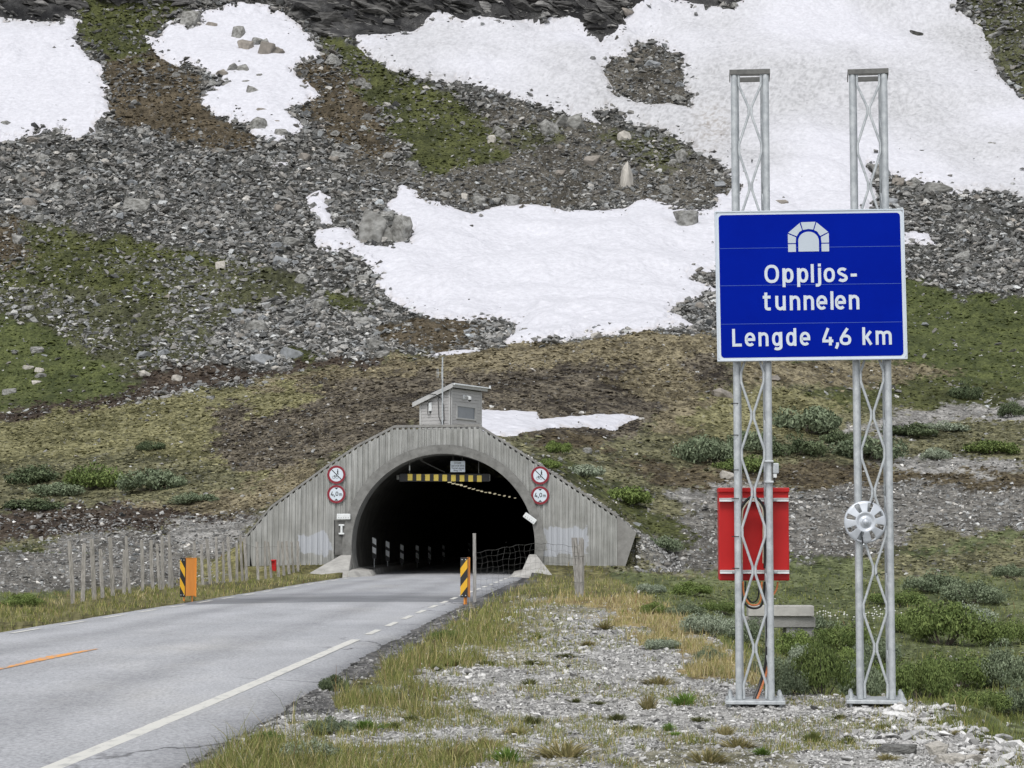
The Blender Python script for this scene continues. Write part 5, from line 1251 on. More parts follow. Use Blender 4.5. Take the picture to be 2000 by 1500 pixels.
o = scatter_mesh('scree', np.stack([x, y, z], -1), sz, colr, M['rock'], bury=.30); tag(o, 'loose grey scree stones covering the mountainside between the snow patches', 'scree', kind='stuff')
# craggy blocks of the cliff band along the top
cw = (ZI[:-1, :-1] == ZN.index('cliff')) * (cPX < 1480) * area * VIS[:-1, :-1] * (inS < -2); cum0 = cum; cum = np.cumsum(cw.ravel()); n = 900
x, y, z, r, c = sample(n); cum = cum0; s_ = np.clip(np.exp(rng.normal(3.0, .55, n)), 7, np.clip(-inS[r, c] * 1.1, 10, 52)) * y / F; b_ = np.clip(np.exp(rng.normal(-2.25, .42, n) + .8 * fbm(x * .06, z * .1, 161, 3)), .02, .22); cc = np.stack([b_, b_ * .975, b_ * .93], -1)
M['crag'] = mat('cracked_bedrock', (0, 0, 0), .85, attr=True, scale=.7, stretch=(.6, .6, 2.6), vary=(.35, 1.7), contrast=(.36, .64), bump=.5, bscale=1.1, spec=.25)
_rm = rotmats
def rotmats(n, tilt):
    global _k; a = rng.normal(.25, .35, n); R0 = _rm(n, .22); ca, sa = np.cos(a), np.sin(a); z_ = 0 * a; o_ = z_ + 1; t = .42 + rng.normal(0, .15, n)
    Rz = np.stack([ca, -sa, z_, sa, ca, z_, z_, z_, o_], -1).reshape(-1, 3, 3); Ry = np.stack([np.cos(t), z_, np.sin(t), z_, o_, z_, -np.sin(t), z_, np.cos(t)], -1).reshape(-1, 3, 3); return Ry @ Rz
o = scatter_mesh('cliff', np.stack([x, y + s_ * .3, z], -1), s_, cc, M['crag'], tilt=.2, squash=(2.4, .9, .55), bury=.85); tag(o, kind='structure')
rotmats = _rm
# low tussocks of heather, moss and grass on the front hill and the moor
tw = np.array([{'heath': 1, 'tan': 1, 'yg': .9, 'moor': .9, 'bmoor': .9, 'peat': .6, 'low': .5, 'moss': .5, 'mossrock': .35, 'rust': .5, 'bright': .35}.get(k, 0) for k in ZN])[ZI[:-1, :-1]] * area * VIS[:-1, :-1] * (inS < -1) * (YY[:-1, :-1] > 30)
cum = np.cumsum(tw.ravel()); n = 60000; x, y, z, r, c = sample(n); cum = cum0; s_ = np.clip(np.exp(rng.normal(.95, .45, n)), 1, 8) * y / F
t_ = np.clip(rng.normal(.5, .33, n) + .5 * fbm(x * .3, y * .2, 141, 3), .12, 1.2)[:, None]; zz_ = ZI[r, c]; cc = np.clip(zd[zz_] + (zl[zz_] - zd[zz_]) * t_, .008, .6) * rng.uniform(.8, 1.25, (n, 1))
o = scatter_mesh('tussocks', np.stack([x, y, z], -1), s_, cc, M['tuss'], tilt=.15, squash=(1.5, 1.0, .42), bury=.30); tag(o, 'low tussocks of heather, moss and grass covering the hill and moor', 'heath', kind='stuff')
# spare larger blocks, each an object of its own (they share a few meshes)
def boulder_mesh(seed, cuts=13, flat=.75, sub=3, rough=.05, lobes=1):
    r_ = np.random.default_rng(seed); bm = bmesh.new()
    for l in range(lobes):
        k = 15 if lobes == 1 else 12; p = r_.uniform(-1, 1, (k, 3)); p /= (np.abs(p) ** 3.2).sum(1)[:, None] ** (1 / 3.2); p *= r_.uniform(.72, 1.05, (k, 1)); p = np.concatenate([p, [[0, 0, -1], [.6, .4, -.9], [-.5, -.5, -.9]]])
        if lobes > 1: ang = R(r_.uniform(-35, 35)); p = p * np.array([.62, .8, .95 - .2 * l]); p[:, 0], p[:, 2] = p[:, 0] * math.cos(ang) - p[:, 2] * math.sin(ang), p[:, 0] * math.sin(ang) + p[:, 2] * math.cos(ang); p[:, 0] += (-.42, .28, .74)[l]; p[:, 1] += (-.15, .12, .0)[l]; p[:, 2] -= (.0, .05, .3)[l]
        b2 = bmesh.new(); [b2.verts.new(v) for v in p]; bmesh.ops.convex_hull(b2, input=b2.verts); bmesh.ops.delete(b2, geom=[v for v in b2.verts if not v.link_faces], context='VERTS'); bmesh.ops.bevel(b2, geom=b2.edges[:], offset=.035, segments=1, affect='EDGES', profile=.5)
        bmesh.ops.triangulate(b2, faces=b2.faces); bmesh.ops.subdivide_edges(b2, edges=[e for e in b2.edges if e.calc_length() > .25], cuts=2, use_grid_fill=True); bmesh.ops.triangulate(b2, faces=b2.faces); tmp = bpy.data.meshes.new('t'); b2.to_mesh(tmp); b2.free(); bm.from_mesh(tmp); bpy.data.meshes.remove(tmp)
    V = np.array([v.co[:] for v in bm.verts]); V += rough * np.stack([fbm(V[:, 0] * 3.1 + k, V[:, 1] * 3.1 + V[:, 2] * 2.3, seed + k, 4) for k in range(3)], -1)
    V /= np.abs(V).max(0); V[:, 2] *= flat
    for v, c_ in zip(bm.verts, V): v.co = c_
    me = bpy.data.meshes.new('boulder'); bm.to_mesh(me); bm.free(); return me
BM = [boulder_mesh(200 + i) for i in range(10)]
for me in BM: me.materials.append(M['boulder'])
BIG = [ # px, py at the base, width, height, material, label
 (745, 477, 122, 66, 'boulder', 'huge cracked grey boulder at the left rim of the bright snow field', 3),
 (783, 470, 40, 46, 'boulder', 'leaning slab against the right side of the huge cracked boulder', 1),
 (1340, 446, 64, 34, 'boulder', 'dark grey boulder alone in the bright snow field, left of the sign top', 2),
 (1264, 571, 54, 17, 'boulder_tan', 'low flat slab lying in the snow left of the sign\'s first text line', 4),
 (1226, 367, 27, 42, 'boulder_pale', 'upright pale split boulder in the rubble above the bright snow field', 5),
 (512, 712, 50, 30, 'boulder_blue', 'smooth bluish boulder at the foot of the scree left of centre', 6),
 (570, 702, 46, 32, 'boulder_blue', 'grey rounded boulder just right of the smooth bluish one', 7),
 (480, 102, 34, 30, 'boulder_tan', 'lower left block of the boulder pile in the upper left snow', 0),
 (463, 80, 28, 26, 'boulder', 'upper left block of the boulder pile in the upper left snow', 8),
 (508, 92, 50, 20, 'boulder', 'long slanting slab in the boulder pile in the upper left snow', 9),
 (530, 112, 52, 28, 'boulder_tan', 'broken brownish block at the right end of the snow boulder pile', 2),
 (370, 50, 40, 28, 'boulder', 'dark blocky boulder on the upper left rim of the bouldery snow patch', 3),
 (414, 57, 27, 13, 'boulder_tan', 'small brown rock right of the dark blocky one at the snow rim', 1),
 (466, 144, 48, 22, 'boulder', 'slanting dark sliver of rock below the boulder pile in the snow', 4),
 (438, 151, 38, 14, 'boulder_tan', 'low rock in the middle of the bouldery snow patch, left side', 5),
 (483, 166, 26, 10, 'boulder', 'thin flat rock just above the round boulder in the snow', 6),
 (494, 191, 30, 21, 'boulder', 'round grey boulder in the lower middle of the bouldery snow patch', 7),
 (510, 222, 27, 10, 'boulder_tan', 'flat brown rock below the round boulder in the snow', 8),
 (504, 257, 34, 24, 'boulder', 'craggy block at the lower edge of the bouldery snow patch', 9),
 (545, 247, 26, 14, 'boulder_tan', 'brownish rock right of the craggy block at the lower snow edge', 0),
 (548, 268, 26, 16, 'boulder', 'slanting rock below the brownish one at the lower snow edge', 1),
 (507, 152, 15, 8, 'boulder', 'small rock alone right of the middle of the bouldery snow patch', 2),
 (590, 176, 16, 9, 'boulder', 'small rock near the right rim of the bouldery snow patch', 2),
 (656, 128, 48, 20, 'boulder', 'long grey slab on the moss between the two upper snow fields', 3),
 (718, 175, 28, 13, 'boulder', 'flat grey slab on the green moss strip below the long slab', 6),
 (1115, 250, 60, 30, 'boulder', 'broad grey boulder under the lower rim of the upper middle snow', 4),
 (1073, 262, 40, 26, 'boulder', 'grey boulder left of the broad one under the upper snow rim', 5),
 (1220, 274, 32, 18, 'boulder_pale', 'pale flat boulder right of the broad one under the snow rim', 6),
 (975, 268, 26, 20, 'boulder', 'grey block at the right end of the green moss strip', 7),
 (960, 280, 18, 14, 'boulder_pale', 'small pale block just left of and below the moss strip\'s grey block', 8),
 (1332, 318, 24, 24, 'boulder', 'grey block at the right end of the rubble mound, below the snow', 9),
 (908, 392, 15, 16, 'boulder_pale', 'small square block low in the rubble mound, left half', 0),
 (935, 402, 26, 18, 'boulder', 'grey boulder at the rubble mound\'s lower edge, beside the square block', 1),
 (1000, 404, 34, 22, 'boulder', 'grey boulder at the middle of the rubble mound\'s lower edge', 2),
 (263, 414, 52, 26, 'boulder', 'large flat grey boulder in the middle of the left scree', 3),
 (40, 358, 32, 22, 'boulder', 'grey boulder near the left edge of the scree', 4),
 (124, 262, 46, 16, 'boulder', 'slanting brown slab at the foot of the leftmost snow patch', 5),
 (10, 252, 26, 16, 'boulder', 'rock at the picture\'s left edge on the leftmost snow patch', 6),
 (570, 480, 44, 16, 'boulder', 'low dark slab in the scree below the narrow snow scrap', 7),
 (500, 648, 40, 20, 'boulder', 'long grey boulder in the lower scree above the smooth bluish one', 8),
 (624, 608, 32, 22, 'boulder', 'pointed grey boulder in the lower middle scree', 9),
 (710, 634, 46, 18, 'boulder', 'long low grey slab in the scree under the snow\'s left end', 0),
 (746, 698, 30, 18, 'boulder', 'grey boulder at the scree foot above the hut\'s left', 1),
 (730, 684, 48, 18, 'boulder', 'layered grey slab above the scree foot, left of the snow sliver', 2),
 (430, 526, 20, 15, 'boulder_pale', 'single cream coloured boulder on the mossy scree', 3),
 (282, 700, 34, 24, 'boulder_blue', 'pale grey boulder on the mossy scree near the stream line', 4),
 (282, 736, 26, 16, 'boulder_pale', 'grey lump at the scree foot just above the brown stream line', 5),
 (345, 745, 22, 18, 'boulder_pale', 'pale lump beside the brown stream line left of centre', 6),
 (55, 722, 24, 12, 'boulder_pale', 'white rock top left of the little cluster on the bright grass', 7),
 (75, 728, 20, 12, 'boulder_pale', 'white rock top right of the little cluster on the bright grass', 8),
 (78, 738, 22, 12, 'boulder', 'grey rock in the middle of the little cluster on the bright grass', 9),
 (72, 750, 24, 12, 'boulder_pale', 'white rock lowest in the little cluster on the bright grass', 0),
 (70, 690, 28, 12, 'boulder', 'grey rock on the bright grass above the white cluster', 1),
 (110, 616, 24, 12, 'boulder', 'grey boulder on the moss above the bright grass', 2),
 (16, 770, 28, 16, 'boulder', 'grey rock at the left picture edge above the stream line', 3),
 (541, 723, 24, 12, 'boulder_pale', 'pale rock half sunk at the crest left of the hut', 5),
 (1166, 660, 24, 12, 'boulder_pale', 'pale boulder on the brown crest under the bright snow', 4),
 (1412, 776, 42, 24, 'boulder_tan', 'grey boulder on the tan slope just left of the left mast', 5),
 (1502, 742, 64, 14, 'boulder_tan', 'long pale boulder just below the sign between the masts', 6),
 (1422, 936, 30, 22, 'boulder_pale', 'rounded cream boulder just left of the left mast above the cabinet', 7),
 (1147, 886, 20, 15, 'boulder', 'small grey boulder on the moor right of the portal slope', 8),
 (1167, 885, 10, 8, 'boulder', 'tiny rock right of the small grey boulder on the moor', 9),
 (1940, 288, 18, 13, 'boulder', 'single dark rock on the snow right of the right mast', 0),
 (1524, 406, 34, 15, 'boulder_tan', 'flat pale rock showing just above the sign beside the left mast', 1),
 (1718, 342, 34, 22, 'boulder', 'dark rock in the snow behind the right mast', 2),
 (1755, 362, 24, 14, 'boulder_tan', 'brown rock in the snow just right of the right mast', 3),
 (1768, 374, 22, 12, 'boulder', 'rock in the snow right of the right mast, lower', 4),
 (1790, 362, 22, 14, 'boulder', 'rock in the snow further right of the right mast', 5),
 (1800, 345, 14, 9, 'boulder', 'small rock on the snow above the others right of the right mast', 6),
 (1836, 378, 62, 18, 'boulder', 'long dark rock group edge where the snow meets the right scree', 7),
 (886, 391+91, 1, 1, 'boulder', None, 0),
 (766, 517, 16, 9, 'boulder', 'small rock alone low in the bright snow field, left side', 8),
 (985, 418, 12, 6, 'boulder', 'small rock in the bright snow just under the rubble mound', 9),
 (1046, 430, 8, 5, 'boulder_blue', 'tiny bluish stone in the bright snow under the rubble mound', 0),
 (1026, 653, 18, 12, 'boulder', 'reddish rock at the bright snow\'s lower left tip', 1),
 (955, 620, 16, 6, 'boulder', 'flat stone on the lower rim of the bright snow', 2),
 (1070, 992, 22, 8, 'boulder_pale', None, 3),
 (437, 1004, 16, 11, 'boulder_pale', 'single white stone on the brown bank left of the portal', 4),
 (1643, 1376, 17, 10, 'boulder_pale', 'white pebble on top of another beside the right mast\'s base', 5),
 (1640, 1384, 18, 9, 'boulder_pale', 'white stone lying under the white pebble beside the right mast', 6),
 (1830, 1480, 62, 34, 'boulder_pale', 'angular white stone at the terrace edge, bottom right', 2),
 (1755, 1478, 78, 24, 'boulder', 'flat grey slab in the gravel below the right mast', 3),
 (1905, 1492, 60, 26, 'boulder_pale', 'pale stone at the bottom right corner of the gravel', 4),
 (1862, 1500, 60, 30, 'boulder_pale', 'rounded pale stone at the bottom edge, right', 7),
]
used = {}
for (px, py, w_, h_, mt, lab, mi) in BIG:
    if not lab: continue
    g = ground(px, py, 12 if py > 1300 else 60); d = g.y / F
    lob = 3 if w_ > 90 else 2 if 44 < w_ < 70 and py < 300 else 1; key = (mi, mt, lob); me = used.get(key)
    if me is None:
        me = boulder_mesh(300 + mi, rough=.09, lobes=lob); me.materials.append(M[mt]); used[key] = me
    o = link('boulder' if w_ * d > .5 else 'stone', me); sx_ = w_ * d / 2 * 1.05; szz = h_ * d / 1.5 * (1.12 if py > 690 or py < 0 else 1.75)
    o.location = (g.x, g.y + sx_ * .5, g.z + szz * .32); o.scale = (sx_, sx_ * .75, max(szz, .2 * sx_)); o.rotation_euler = (R(random.uniform(-6, 6)), R(random.uniform(-10, 10)), R(random.uniform(-25, 25)))
    tag(o, lab, 'boulder' if w_ * d > .5 else 'stone')
# the next largest blocks of the scree
zones_lab = [(lambda x_, y_: y_ < 250 and x_ < 700, 'grey block among the stones between the upper left snow patches'),
             (lambda x_, y_: 620 < x_ < 1420 and y_ < 420, 'grey block in the rubble mound above the bright snow field'),
             (lambda x_, y_: x_ > 1420, 'grey block in the scree right of the masts'),
             (lambda x_, y_: y_ < 470, 'grey block in the wide scree left of the snow, upper half'),
             (lambda x_, y_: y_ < 720 and x_ > 420, 'grey block in the lower scree between the moss and the snow'),
             (lambda x_, y_: True, 'grey block on the mossy slope at the left')]
x, y, z, r, c = sample(4200); px_, py_, _ = proj(x, y, z); ok = (snow_s[r, c] < -3) & (y > 215) & (dens[r, c] > .25) & (px_ > 0) & (px_ < 2000) & (py_ > 5)
x, y, z, px_, py_ = [v[ok] for v in (x, y, z, px_, py_)]; x, y, z, px_, py_ = [v[:215] for v in (x, y, z, px_, py_)]
BV = []
for i in range(6):
    for mt in ('boulder', 'boulder_tan', 'boulder_blue'):
        me = BM[i].copy(); me.materials.clear(); me.materials.append(M[mt]); BV.append(me)
for i in range(len(x)):
    me = BV[int(rng.integers(0, 6)) * 3 + int(rng.choice([0, 0, 0, 1, 2]))]; o = link('scree_block', me); s_ = float(np.clip(np.exp(rng.normal(2.4, .32)), 6, 24)) * y[i] / F
    o.location = (x[i], y[i], z[i] + s_ * .1); o.scale = (s_, s_ * .8, s_ * .8); o.rotation_euler = (rng.normal(0, .15), rng.normal(0, .15), rng.uniform(0, 6.28))
    lab = next(l for f_, l in zones_lab if f_(px_[i], py_[i])); tag(o, lab, 'boulder', lab.replace('grey block', 'grey blocks', 1))

# ------------------------------------------------------------------ gravel and pebbles of the near ground
def pad_points(n, y0, y1, x0, x1):
    # uniform in the picture's foreshortening: more points near
    yy = 1 / rng.uniform(1 / y1, 1 / y0, n); xx = rng.uniform(x0, x1, n) * 1.0; return xx, yy
n = 120000; yy = 1 / rng.uniform(1 / 62, 1 / 13.2, n); uu = rng.uniform(-.16, .26, n); xx = uu * yy
zz = H(xx, yy); pp, qq, _ = proj(xx, yy, zz); zi = zones(xx, yy, zz, pp, qq); names = np.array(ZN)[zi]
prob = np.select([names == 'padgr', names == 'padmix', names == 'dirt'], [1.0, .5, .42], .05)
road_ = xx < roadR(yy) + .65
ok = (rng.uniform(size=n) < prob) & ~road_; xx, yy, zz = xx[ok], yy[ok], zz[ok]; n = len(xx)
s_ = np.clip(np.exp(rng.normal(.72, .55, n)), .9, 11) * np.clip(yy, 14, 40) / F
ed = np.exp(-((xx - padedge(yy) + .2) / .7)**2) * (yy < 19.5); s_ = s_ * (1 + 1.3 * ed * rng.uniform(0, 1, n))
b_ = np.clip(rng.normal(.43, .14, n), .10, .74); b_ = np.where(names[ok] == 'dirt', b_ * .55, b_); cc = np.stack([b_, b_ * .985, b_ * .95], -1)
o = scatter_mesh('gravel', np.stack([xx, yy, zz], -1), s_, cc, M['stone'], tilt=.3, bury=.2); tag(o, 'pale grey gravel stones strewn over the terrace in front of the masts', 'gravel', kind='stuff')
n = 420; yy = rng.uniform(13.4, 19.4, n); xx = padedge(yy) - np.abs(rng.normal(0, .55, n)) + .12; zz = H(xx, yy); s_ = np.clip(np.exp(rng.normal(2.1, .45, n)), 3, 24) * yy / F; b_ = np.clip(rng.normal(.53, .12, n), .18, .72); cc = np.stack([b_, b_ * .99, b_ * .965], -1)
o = scatter_mesh('broken_stone', np.stack([xx, yy, zz], -1), s_, cc, M['stone'], tilt=.25, squash=(1.4, .9, .5), bury=.22); tag(o, 'coarse broken white stones along the lower right rim of the terrace', 'stones', kind='stuff')
# angular stones tipped along the top of the portal's right wing and the bank beside it
n = 2600; t = rng.uniform(0, 1, n); xw = P(950, 840, WY).x + t * (P(1330, 1100, WY).x - P(950, 840, WY).x); yy = WY + .5 + np.abs(rng.normal(0, .7, n))
past = xw > WX[-1] - .1; yy = np.where(past, WY + rng.uniform(-1.5, 3, n), yy); zz = H(xw, yy) + .02; s_ = np.clip(np.exp(rng.normal(.9, .45, n)), .8, 7) * yy / F
b_ = np.clip(np.exp(rng.normal(-1.3, .45, n)), .06, .6); cc = np.stack([b_, b_ * .99, b_ * .96], -1)
o = scatter_mesh('rubble', np.stack([xw, yy, zz], -1), s_, cc, M['rock'], tilt=.5, bury=.15); tag(o, 'angular rubble tipped along the right wing wall of the portal', 'rubble', kind='stuff')
n = 2600; uu = rng.uniform(90, 500, n); yy = rng.uniform(78, 106, n); xx = (uu - 1000) / F * yy; zz = H(xx, yy); s_ = np.clip(np.exp(rng.normal(.75, .45, n)), .7, 6) * yy / F
ok = (xx < WX[0] - .1) | (yy > WY + 1); ok &= xx < roadL(yy) - 4; b_ = np.clip(np.exp(rng.normal(-1.45, .45, n)), .06, .55); cc = np.stack([b_, b_ * .99, b_ * .96], -1)
o = scatter_mesh('rubble', np.stack([xx, yy, zz], -1)[ok], s_[ok], cc[ok], M['rock'], tilt=.4); tag(o, 'pale rubble lying on the bank left of the portal behind the lath fence', 'rubble', kind='stuff')

# ------------------------------------------------------------------ grass
M['grass'] = mat('grass_blades', (0, 0, 0), .85, attr=True, spec=.1)
def blades(name, X, Y, Z, h, wd, col, label, lean=.35):
    n = len(X); a = rng.uniform(0, 2 * np.pi, n); ld = rng.normal(0, lean, (n, 2)) * h[:, None]; sx_ = np.cos(a) * wd / 2; sy = np.sin(a) * wd / 2
    B = np.stack([X, Y, Z - .01], -1); s3 = np.stack([sx_, sy, 0 * sx_], -1); mid = B + np.stack([ld[:, 0] * .4, ld[:, 1] * .4, h * .6], -1); tip = B + np.stack([ld[:, 0], ld[:, 1], h], -1)
    V = np.stack([B - s3, B + s3, mid + s3 * .7, mid - s3 * .7, tip], 1).reshape(-1, 3); k = np.arange(n)[:, None] * 5
    T = np.concatenate([k + np.array([[0, 1, 2]]), k + np.array([[0, 2, 3]]), k + np.array([[3, 2, 4]])]); C = np.repeat(col, 5, 0)
    return tag(link(name, mesh_np(name, V, T, C), None, M['grass']), label, 'grass', kind='stuff')
n = 400000; yy = 1 / rng.uniform(1 / 90, 1 / 13.0, n); uu = rng.uniform(-.27, .27, n); xx = uu * yy
zz = H(xx, yy); pp, qq, _ = proj(xx, yy, zz); zi = zones(xx, yy, zz, pp, qq); names = np.array(ZN)[zi]
cl = fbm(xx * 1.3, yy * .9, 131, 3); cl2 = fbm(xx * 4, yy * 3, 133, 3); pt = np.clip(.5 + 1.4 * cl + .8 * cl2, 0, 1.5)
prob = np.select([names == 'verge', names == 'padmix', names == 'dryg', names == 'low', names == 'padgr', names == 'moor'], [.8 * pt, .62 * (pt > .48), .75 * pt, .35 * pt, .6 * (pt > .60), .3 * pt], 0)
inr = (xx > roadL(yy) - .45) & (xx < roadR(yy) + .80 + .35 * (yy < 40) + .25 * fbm(xx * 0, yy * .7, 3, 3)); prob[inr] = 0
prob[(np.abs(xx - ARC.x) < AR + .6) & (yy > 84.5)] = 0; prob[yy > WY - .1] = 0
ok = rng.uniform(size=n) < prob; xx, yy, zz, names, cl = xx[ok], yy[ok], zz[ok], names[ok], cl[ok]; n = len(xx)
hh = np.select([names == 'verge', names == 'dryg', names == 'low', names == 'padmix'], [.135, .16, .13, .075], .055) * np.exp(rng.normal(0, .35, n)); ee = xx - roadR(yy)
hh = hh * np.where((ee > 0) & (ee < 3.2), 1.12, .8)
GC = np.array([(.10, .12, .035), (.16, .17, .055), (.23, .21, .085), (.30, .25, .12), (.36, .31, .19), (.15, .09, .05)])
pw = np.select([(names == 'dryg')[:, None] & np.ones((1, 6), bool), (names == 'low')[:, None] & np.ones((1, 6), bool)], [np.array([[.05, .12, .25, .33, .22, .03]]), np.array([[.56, .34, .06, .02, .01, .01]])], np.array([[.30, .34, .20, .09, .05, .02]]))
k = (rng.uniform(size=(n, 1)) > np.cumsum(pw, 1)).sum(1).clip(0, 5); cc = GC[k] * rng.uniform(.95, 1.6, (n, 1))
blades('grass', xx, yy, zz, hh, np.maximum(.006, 1.3 * yy / F), cc, 'rough yellow-green grass growing along both road edges and the terrace')
# separate tufts standing on the gravel
tuf = [(885, 1302, 30, 20, 1), (1040, 1300, 50, 18, 0), (1100, 1285, 40, 14, 0), (1035, 1340, 28, 20, 0), (1345, 1380, 62, 38, 2), (1265, 1388, 40, 44, 3), (1310, 1428, 40, 24, 2), (1318, 1440, 34, 14, 2), (1208, 1408, 42, 18, 0), (1165, 1378, 28, 14, 0), (1125, 1372, 26, 12, 0),
       (1245, 1430, 30, 16, 0), (1365, 1412, 40, 16, 0), (1590, 1452, 44, 36, 1), (1655, 1455, 40, 22, 0), (1730, 1485, 40, 20, 3), (1490, 1478, 36, 26, 2), (1415, 1440, 40, 34, 3), (1725, 1424, 30, 12, 0), (1800, 1420, 30, 14, 0), (950, 1300, 40, 14, 0), (1150, 1262, 40, 16, 3), (1050, 1250, 26, 18, 1),
       (720, 1430, 60, 34, 2), (800, 1408, 44, 20, 0), (770, 1424, 40, 18, 0), (930, 1392, 30, 14, 0), (850, 1310, 30, 16, 1), (1920, 1478, 30, 26, 3), (1010, 1436, 60, 28, 3), (1040, 1418, 44, 24, 0), (950, 1462, 60, 30, 3), (1100, 1480, 90, 40, 3), (1380, 1490, 70, 40, 3), (1440, 1462, 60, 30, 3), (880, 1490, 100, 44, 3), (1000, 1492, 90, 44, 2), (1180, 1230, 50, 20, 3), (1255, 1195, 50, 24, 3), (1290, 1340, 60, 26, 3), (1640, 1405, 30, 14, 0), (1870, 1440, 26, 14, 3)]
TC = [((.07, .085, .03), (.16, .16, .07)), ((.08, .11, .03), (.20, .21, .07)), ((.085, .15, .03), (.17, .26, .06)), ((.15, .15, .06), (.36, .30, .15))]
def tuft_mesh(seed, kind):
    r_ = np.random.default_rng(seed); n = 230; cl_ = r_.normal(0, .30, (9, 2)); q_ = r_.integers(0, 9, n); bx, by = cl_[q_, 0] + r_.normal(0, .13, n), cl_[q_, 1] + r_.normal(0, .13, n); rad = np.minimum(np.hypot(bx, by), .8); a = np.arctan2(by, bx); out = rad[:, None] * np.stack([np.cos(a), np.sin(a)], -1)
    h = (1 - rad * .7) * r_.uniform(.55, 1.15, n); tip = np.stack([bx + out[:, 0] * .5 + r_.normal(0, .22, n), by + out[:, 1] * .5 + r_.normal(0, .22, n), h], -1); B = np.stack([bx * .6, by * .6, 0 * h - .03], -1)
    t = r_.uniform(0, 6.283, n); s3 = np.stack([np.cos(t), np.sin(t), 0 * t], -1) * .028; mid = B * .45 + tip * .55 + np.stack([0 * h, 0 * h, h * .14], -1)
    V = np.stack([B - s3, B + s3, mid + s3 * .7, mid - s3 * .7, tip], 1).reshape(-1, 3); k = np.arange(n)[:, None] * 5; T = np.concatenate([k + np.array([[0, 1, 2]]), k + np.array([[0, 2, 3]]), k + np.array([[3, 2, 4]])])
    lo, hi = np.array(TC[kind][0]), np.array(TC[kind][1]); C = lo + (hi - lo) * r_.uniform(0, 1, (n, 1)); me = mesh_np('tuft', V, T, np.repeat(C, 5, 0)); me.materials.append(M['grass']); return me
TM = [[tuft_mesh(400 + i + 10 * k, k) for i in range(3)] for k in range(4)]
for i, (px, py, w_, h_, kd) in enumerate(tuf):
    w_, h_ = w_ * random.uniform(.75, 1.1), h_ * random.uniform(.6, .95)
    g = ground(px, py, 12); o = link('grass_tuft', TM[kd][i % 3]); s_ = w_ * g.y / F; o.location = g; o.scale = (s_ * .75, s_ * .75, h_ * g.y / F * 1.0); o.rotation_euler = (0, 0, i * 1.7)
    gl = ['small dark green grass tuft on the pale gravel terrace', 'green grass tuft with upright blades on the gravel terrace', 'bright green dense grass tuft on the gravel terrace', 'straw coloured thin grass tuft on the gravel terrace'][kd]
    tag(o, gl, 'grass tuft', gl.replace('tuft', 'tufts').split(' on the')[0] + ' on the gravel')

# ------------------------------------------------------------------ shrubs
M['leaf'] = mat('willow_leaves', (0, 0, 0), .8, attr=True, spec=.12)
M['stem'] = mat('shrub_stems', (.10, .085, .07), .9)
SC = {'grey': ((.055, .075, .042), (.20, .235, .15)), 'green': ((.045, .07, .022), (.16, .20, .065)), 'silver': ((.10, .125, .085), (.30, .335, .25)), 'lime': ((.06, .09, .025), (.165, .21, .065)), 'dark': ((.03, .045, .024), (.115, .14, .075))}
def shrub_mesh(seed, kind, n=5200, lf=.05):
    r_ = np.random.default_rng(seed); m_ = 26; a = r_.uniform(0, 6.283, m_); rd = np.sqrt(r_.uniform(0, 1, m_)) * .72; L3 = np.stack([rd * np.cos(a), rd * np.sin(a), .22 + (1 - rd) * r_.uniform(.1, .62, m_)], -1); lr = r_.uniform(.16, .34, m_)
    k = r_.integers(0, m_, n); d = r_.normal(size=(n, 3)); d /= np.linalg.norm(d, axis=1)[:, None]; rr_ = lr[k] * r_.uniform(.45, 1.06, n) ** .6; p = L3[k] + d * rr_[:, None] * np.array([1, 1, .85]); p[:, 2] = np.abs(p[:, 2])
    nr_ = d + r_.normal(0, .7, (n, 3)); nr_ /= np.linalg.norm(nr_, axis=1)[:, None]; up = r_.normal(0, .5, (n, 3)) + np.array([0, 0, 1.0]); t = np.cross(nr_, up); t /= np.linalg.norm(t, axis=1)[:, None] + 1e-9; u = np.cross(nr_, t)
    ls = lf * r_.uniform(.7, 1.3, (n, 1)); V = np.stack([p - u * ls, p + t * ls * .42, p + u * ls, p - t * ls * .42], 1).reshape(-1, 3); Fq = np.arange(n * 4).reshape(-1, 4)
    lo, hi = np.array(SC[kind][0]), np.array(SC[kind][1]); tone = np.clip(r_.normal(.42, .22, m_)[k] * .5 + r_.uniform(0, .6, n), 0, 1)[:, None]; C = np.repeat((lo + (hi - lo) * tone) * 1.35, 4, 0)
    me = mesh_np('foliage', V, Fq, C); me.materials.append(M['leaf'])
    mb = MB()
    for i in range(12):
        q_ = L3[i]; mb.tube([(q_[0] * .12, q_[1] * .12, -.08), (q_[0] * .55, q_[1] * .55, q_[2] * .5), tuple(q_ + np.array([0, 0, lr[i] * .6]))], [.018, .012, .006], 5)
    so_ = mb.build('stem', M['stem']); sm = so_.data; bpy.data.objects.remove(so_); return me, sm
SHM = {}
def shrub(px, py, w_, h_, kind, label, group=None, near=False, y0=22):
    i = len(SHM) % 3; key = (kind, near, random.randint(0, 2))
    if key not in SHM: SHM[key] = shrub_mesh(500 + len(SHM), kind, 6500 if near else 3600, .036 if near else .055)
    fm, sm = SHM[key]; g = ground(px, py, y0); d = g.y / F; o = empty('shrub', (g.x, g.y + w_ * d * .25, g.z - .03), random.uniform(0, 6.28), label, 'shrub', group); s_ = w_ * d / 2
    f_ = link('foliage', fm, o); t_ = link('stem', sm, o)
    for q_ in (f_, t_): q_.scale = (s_, s_, h_ * d / .95)
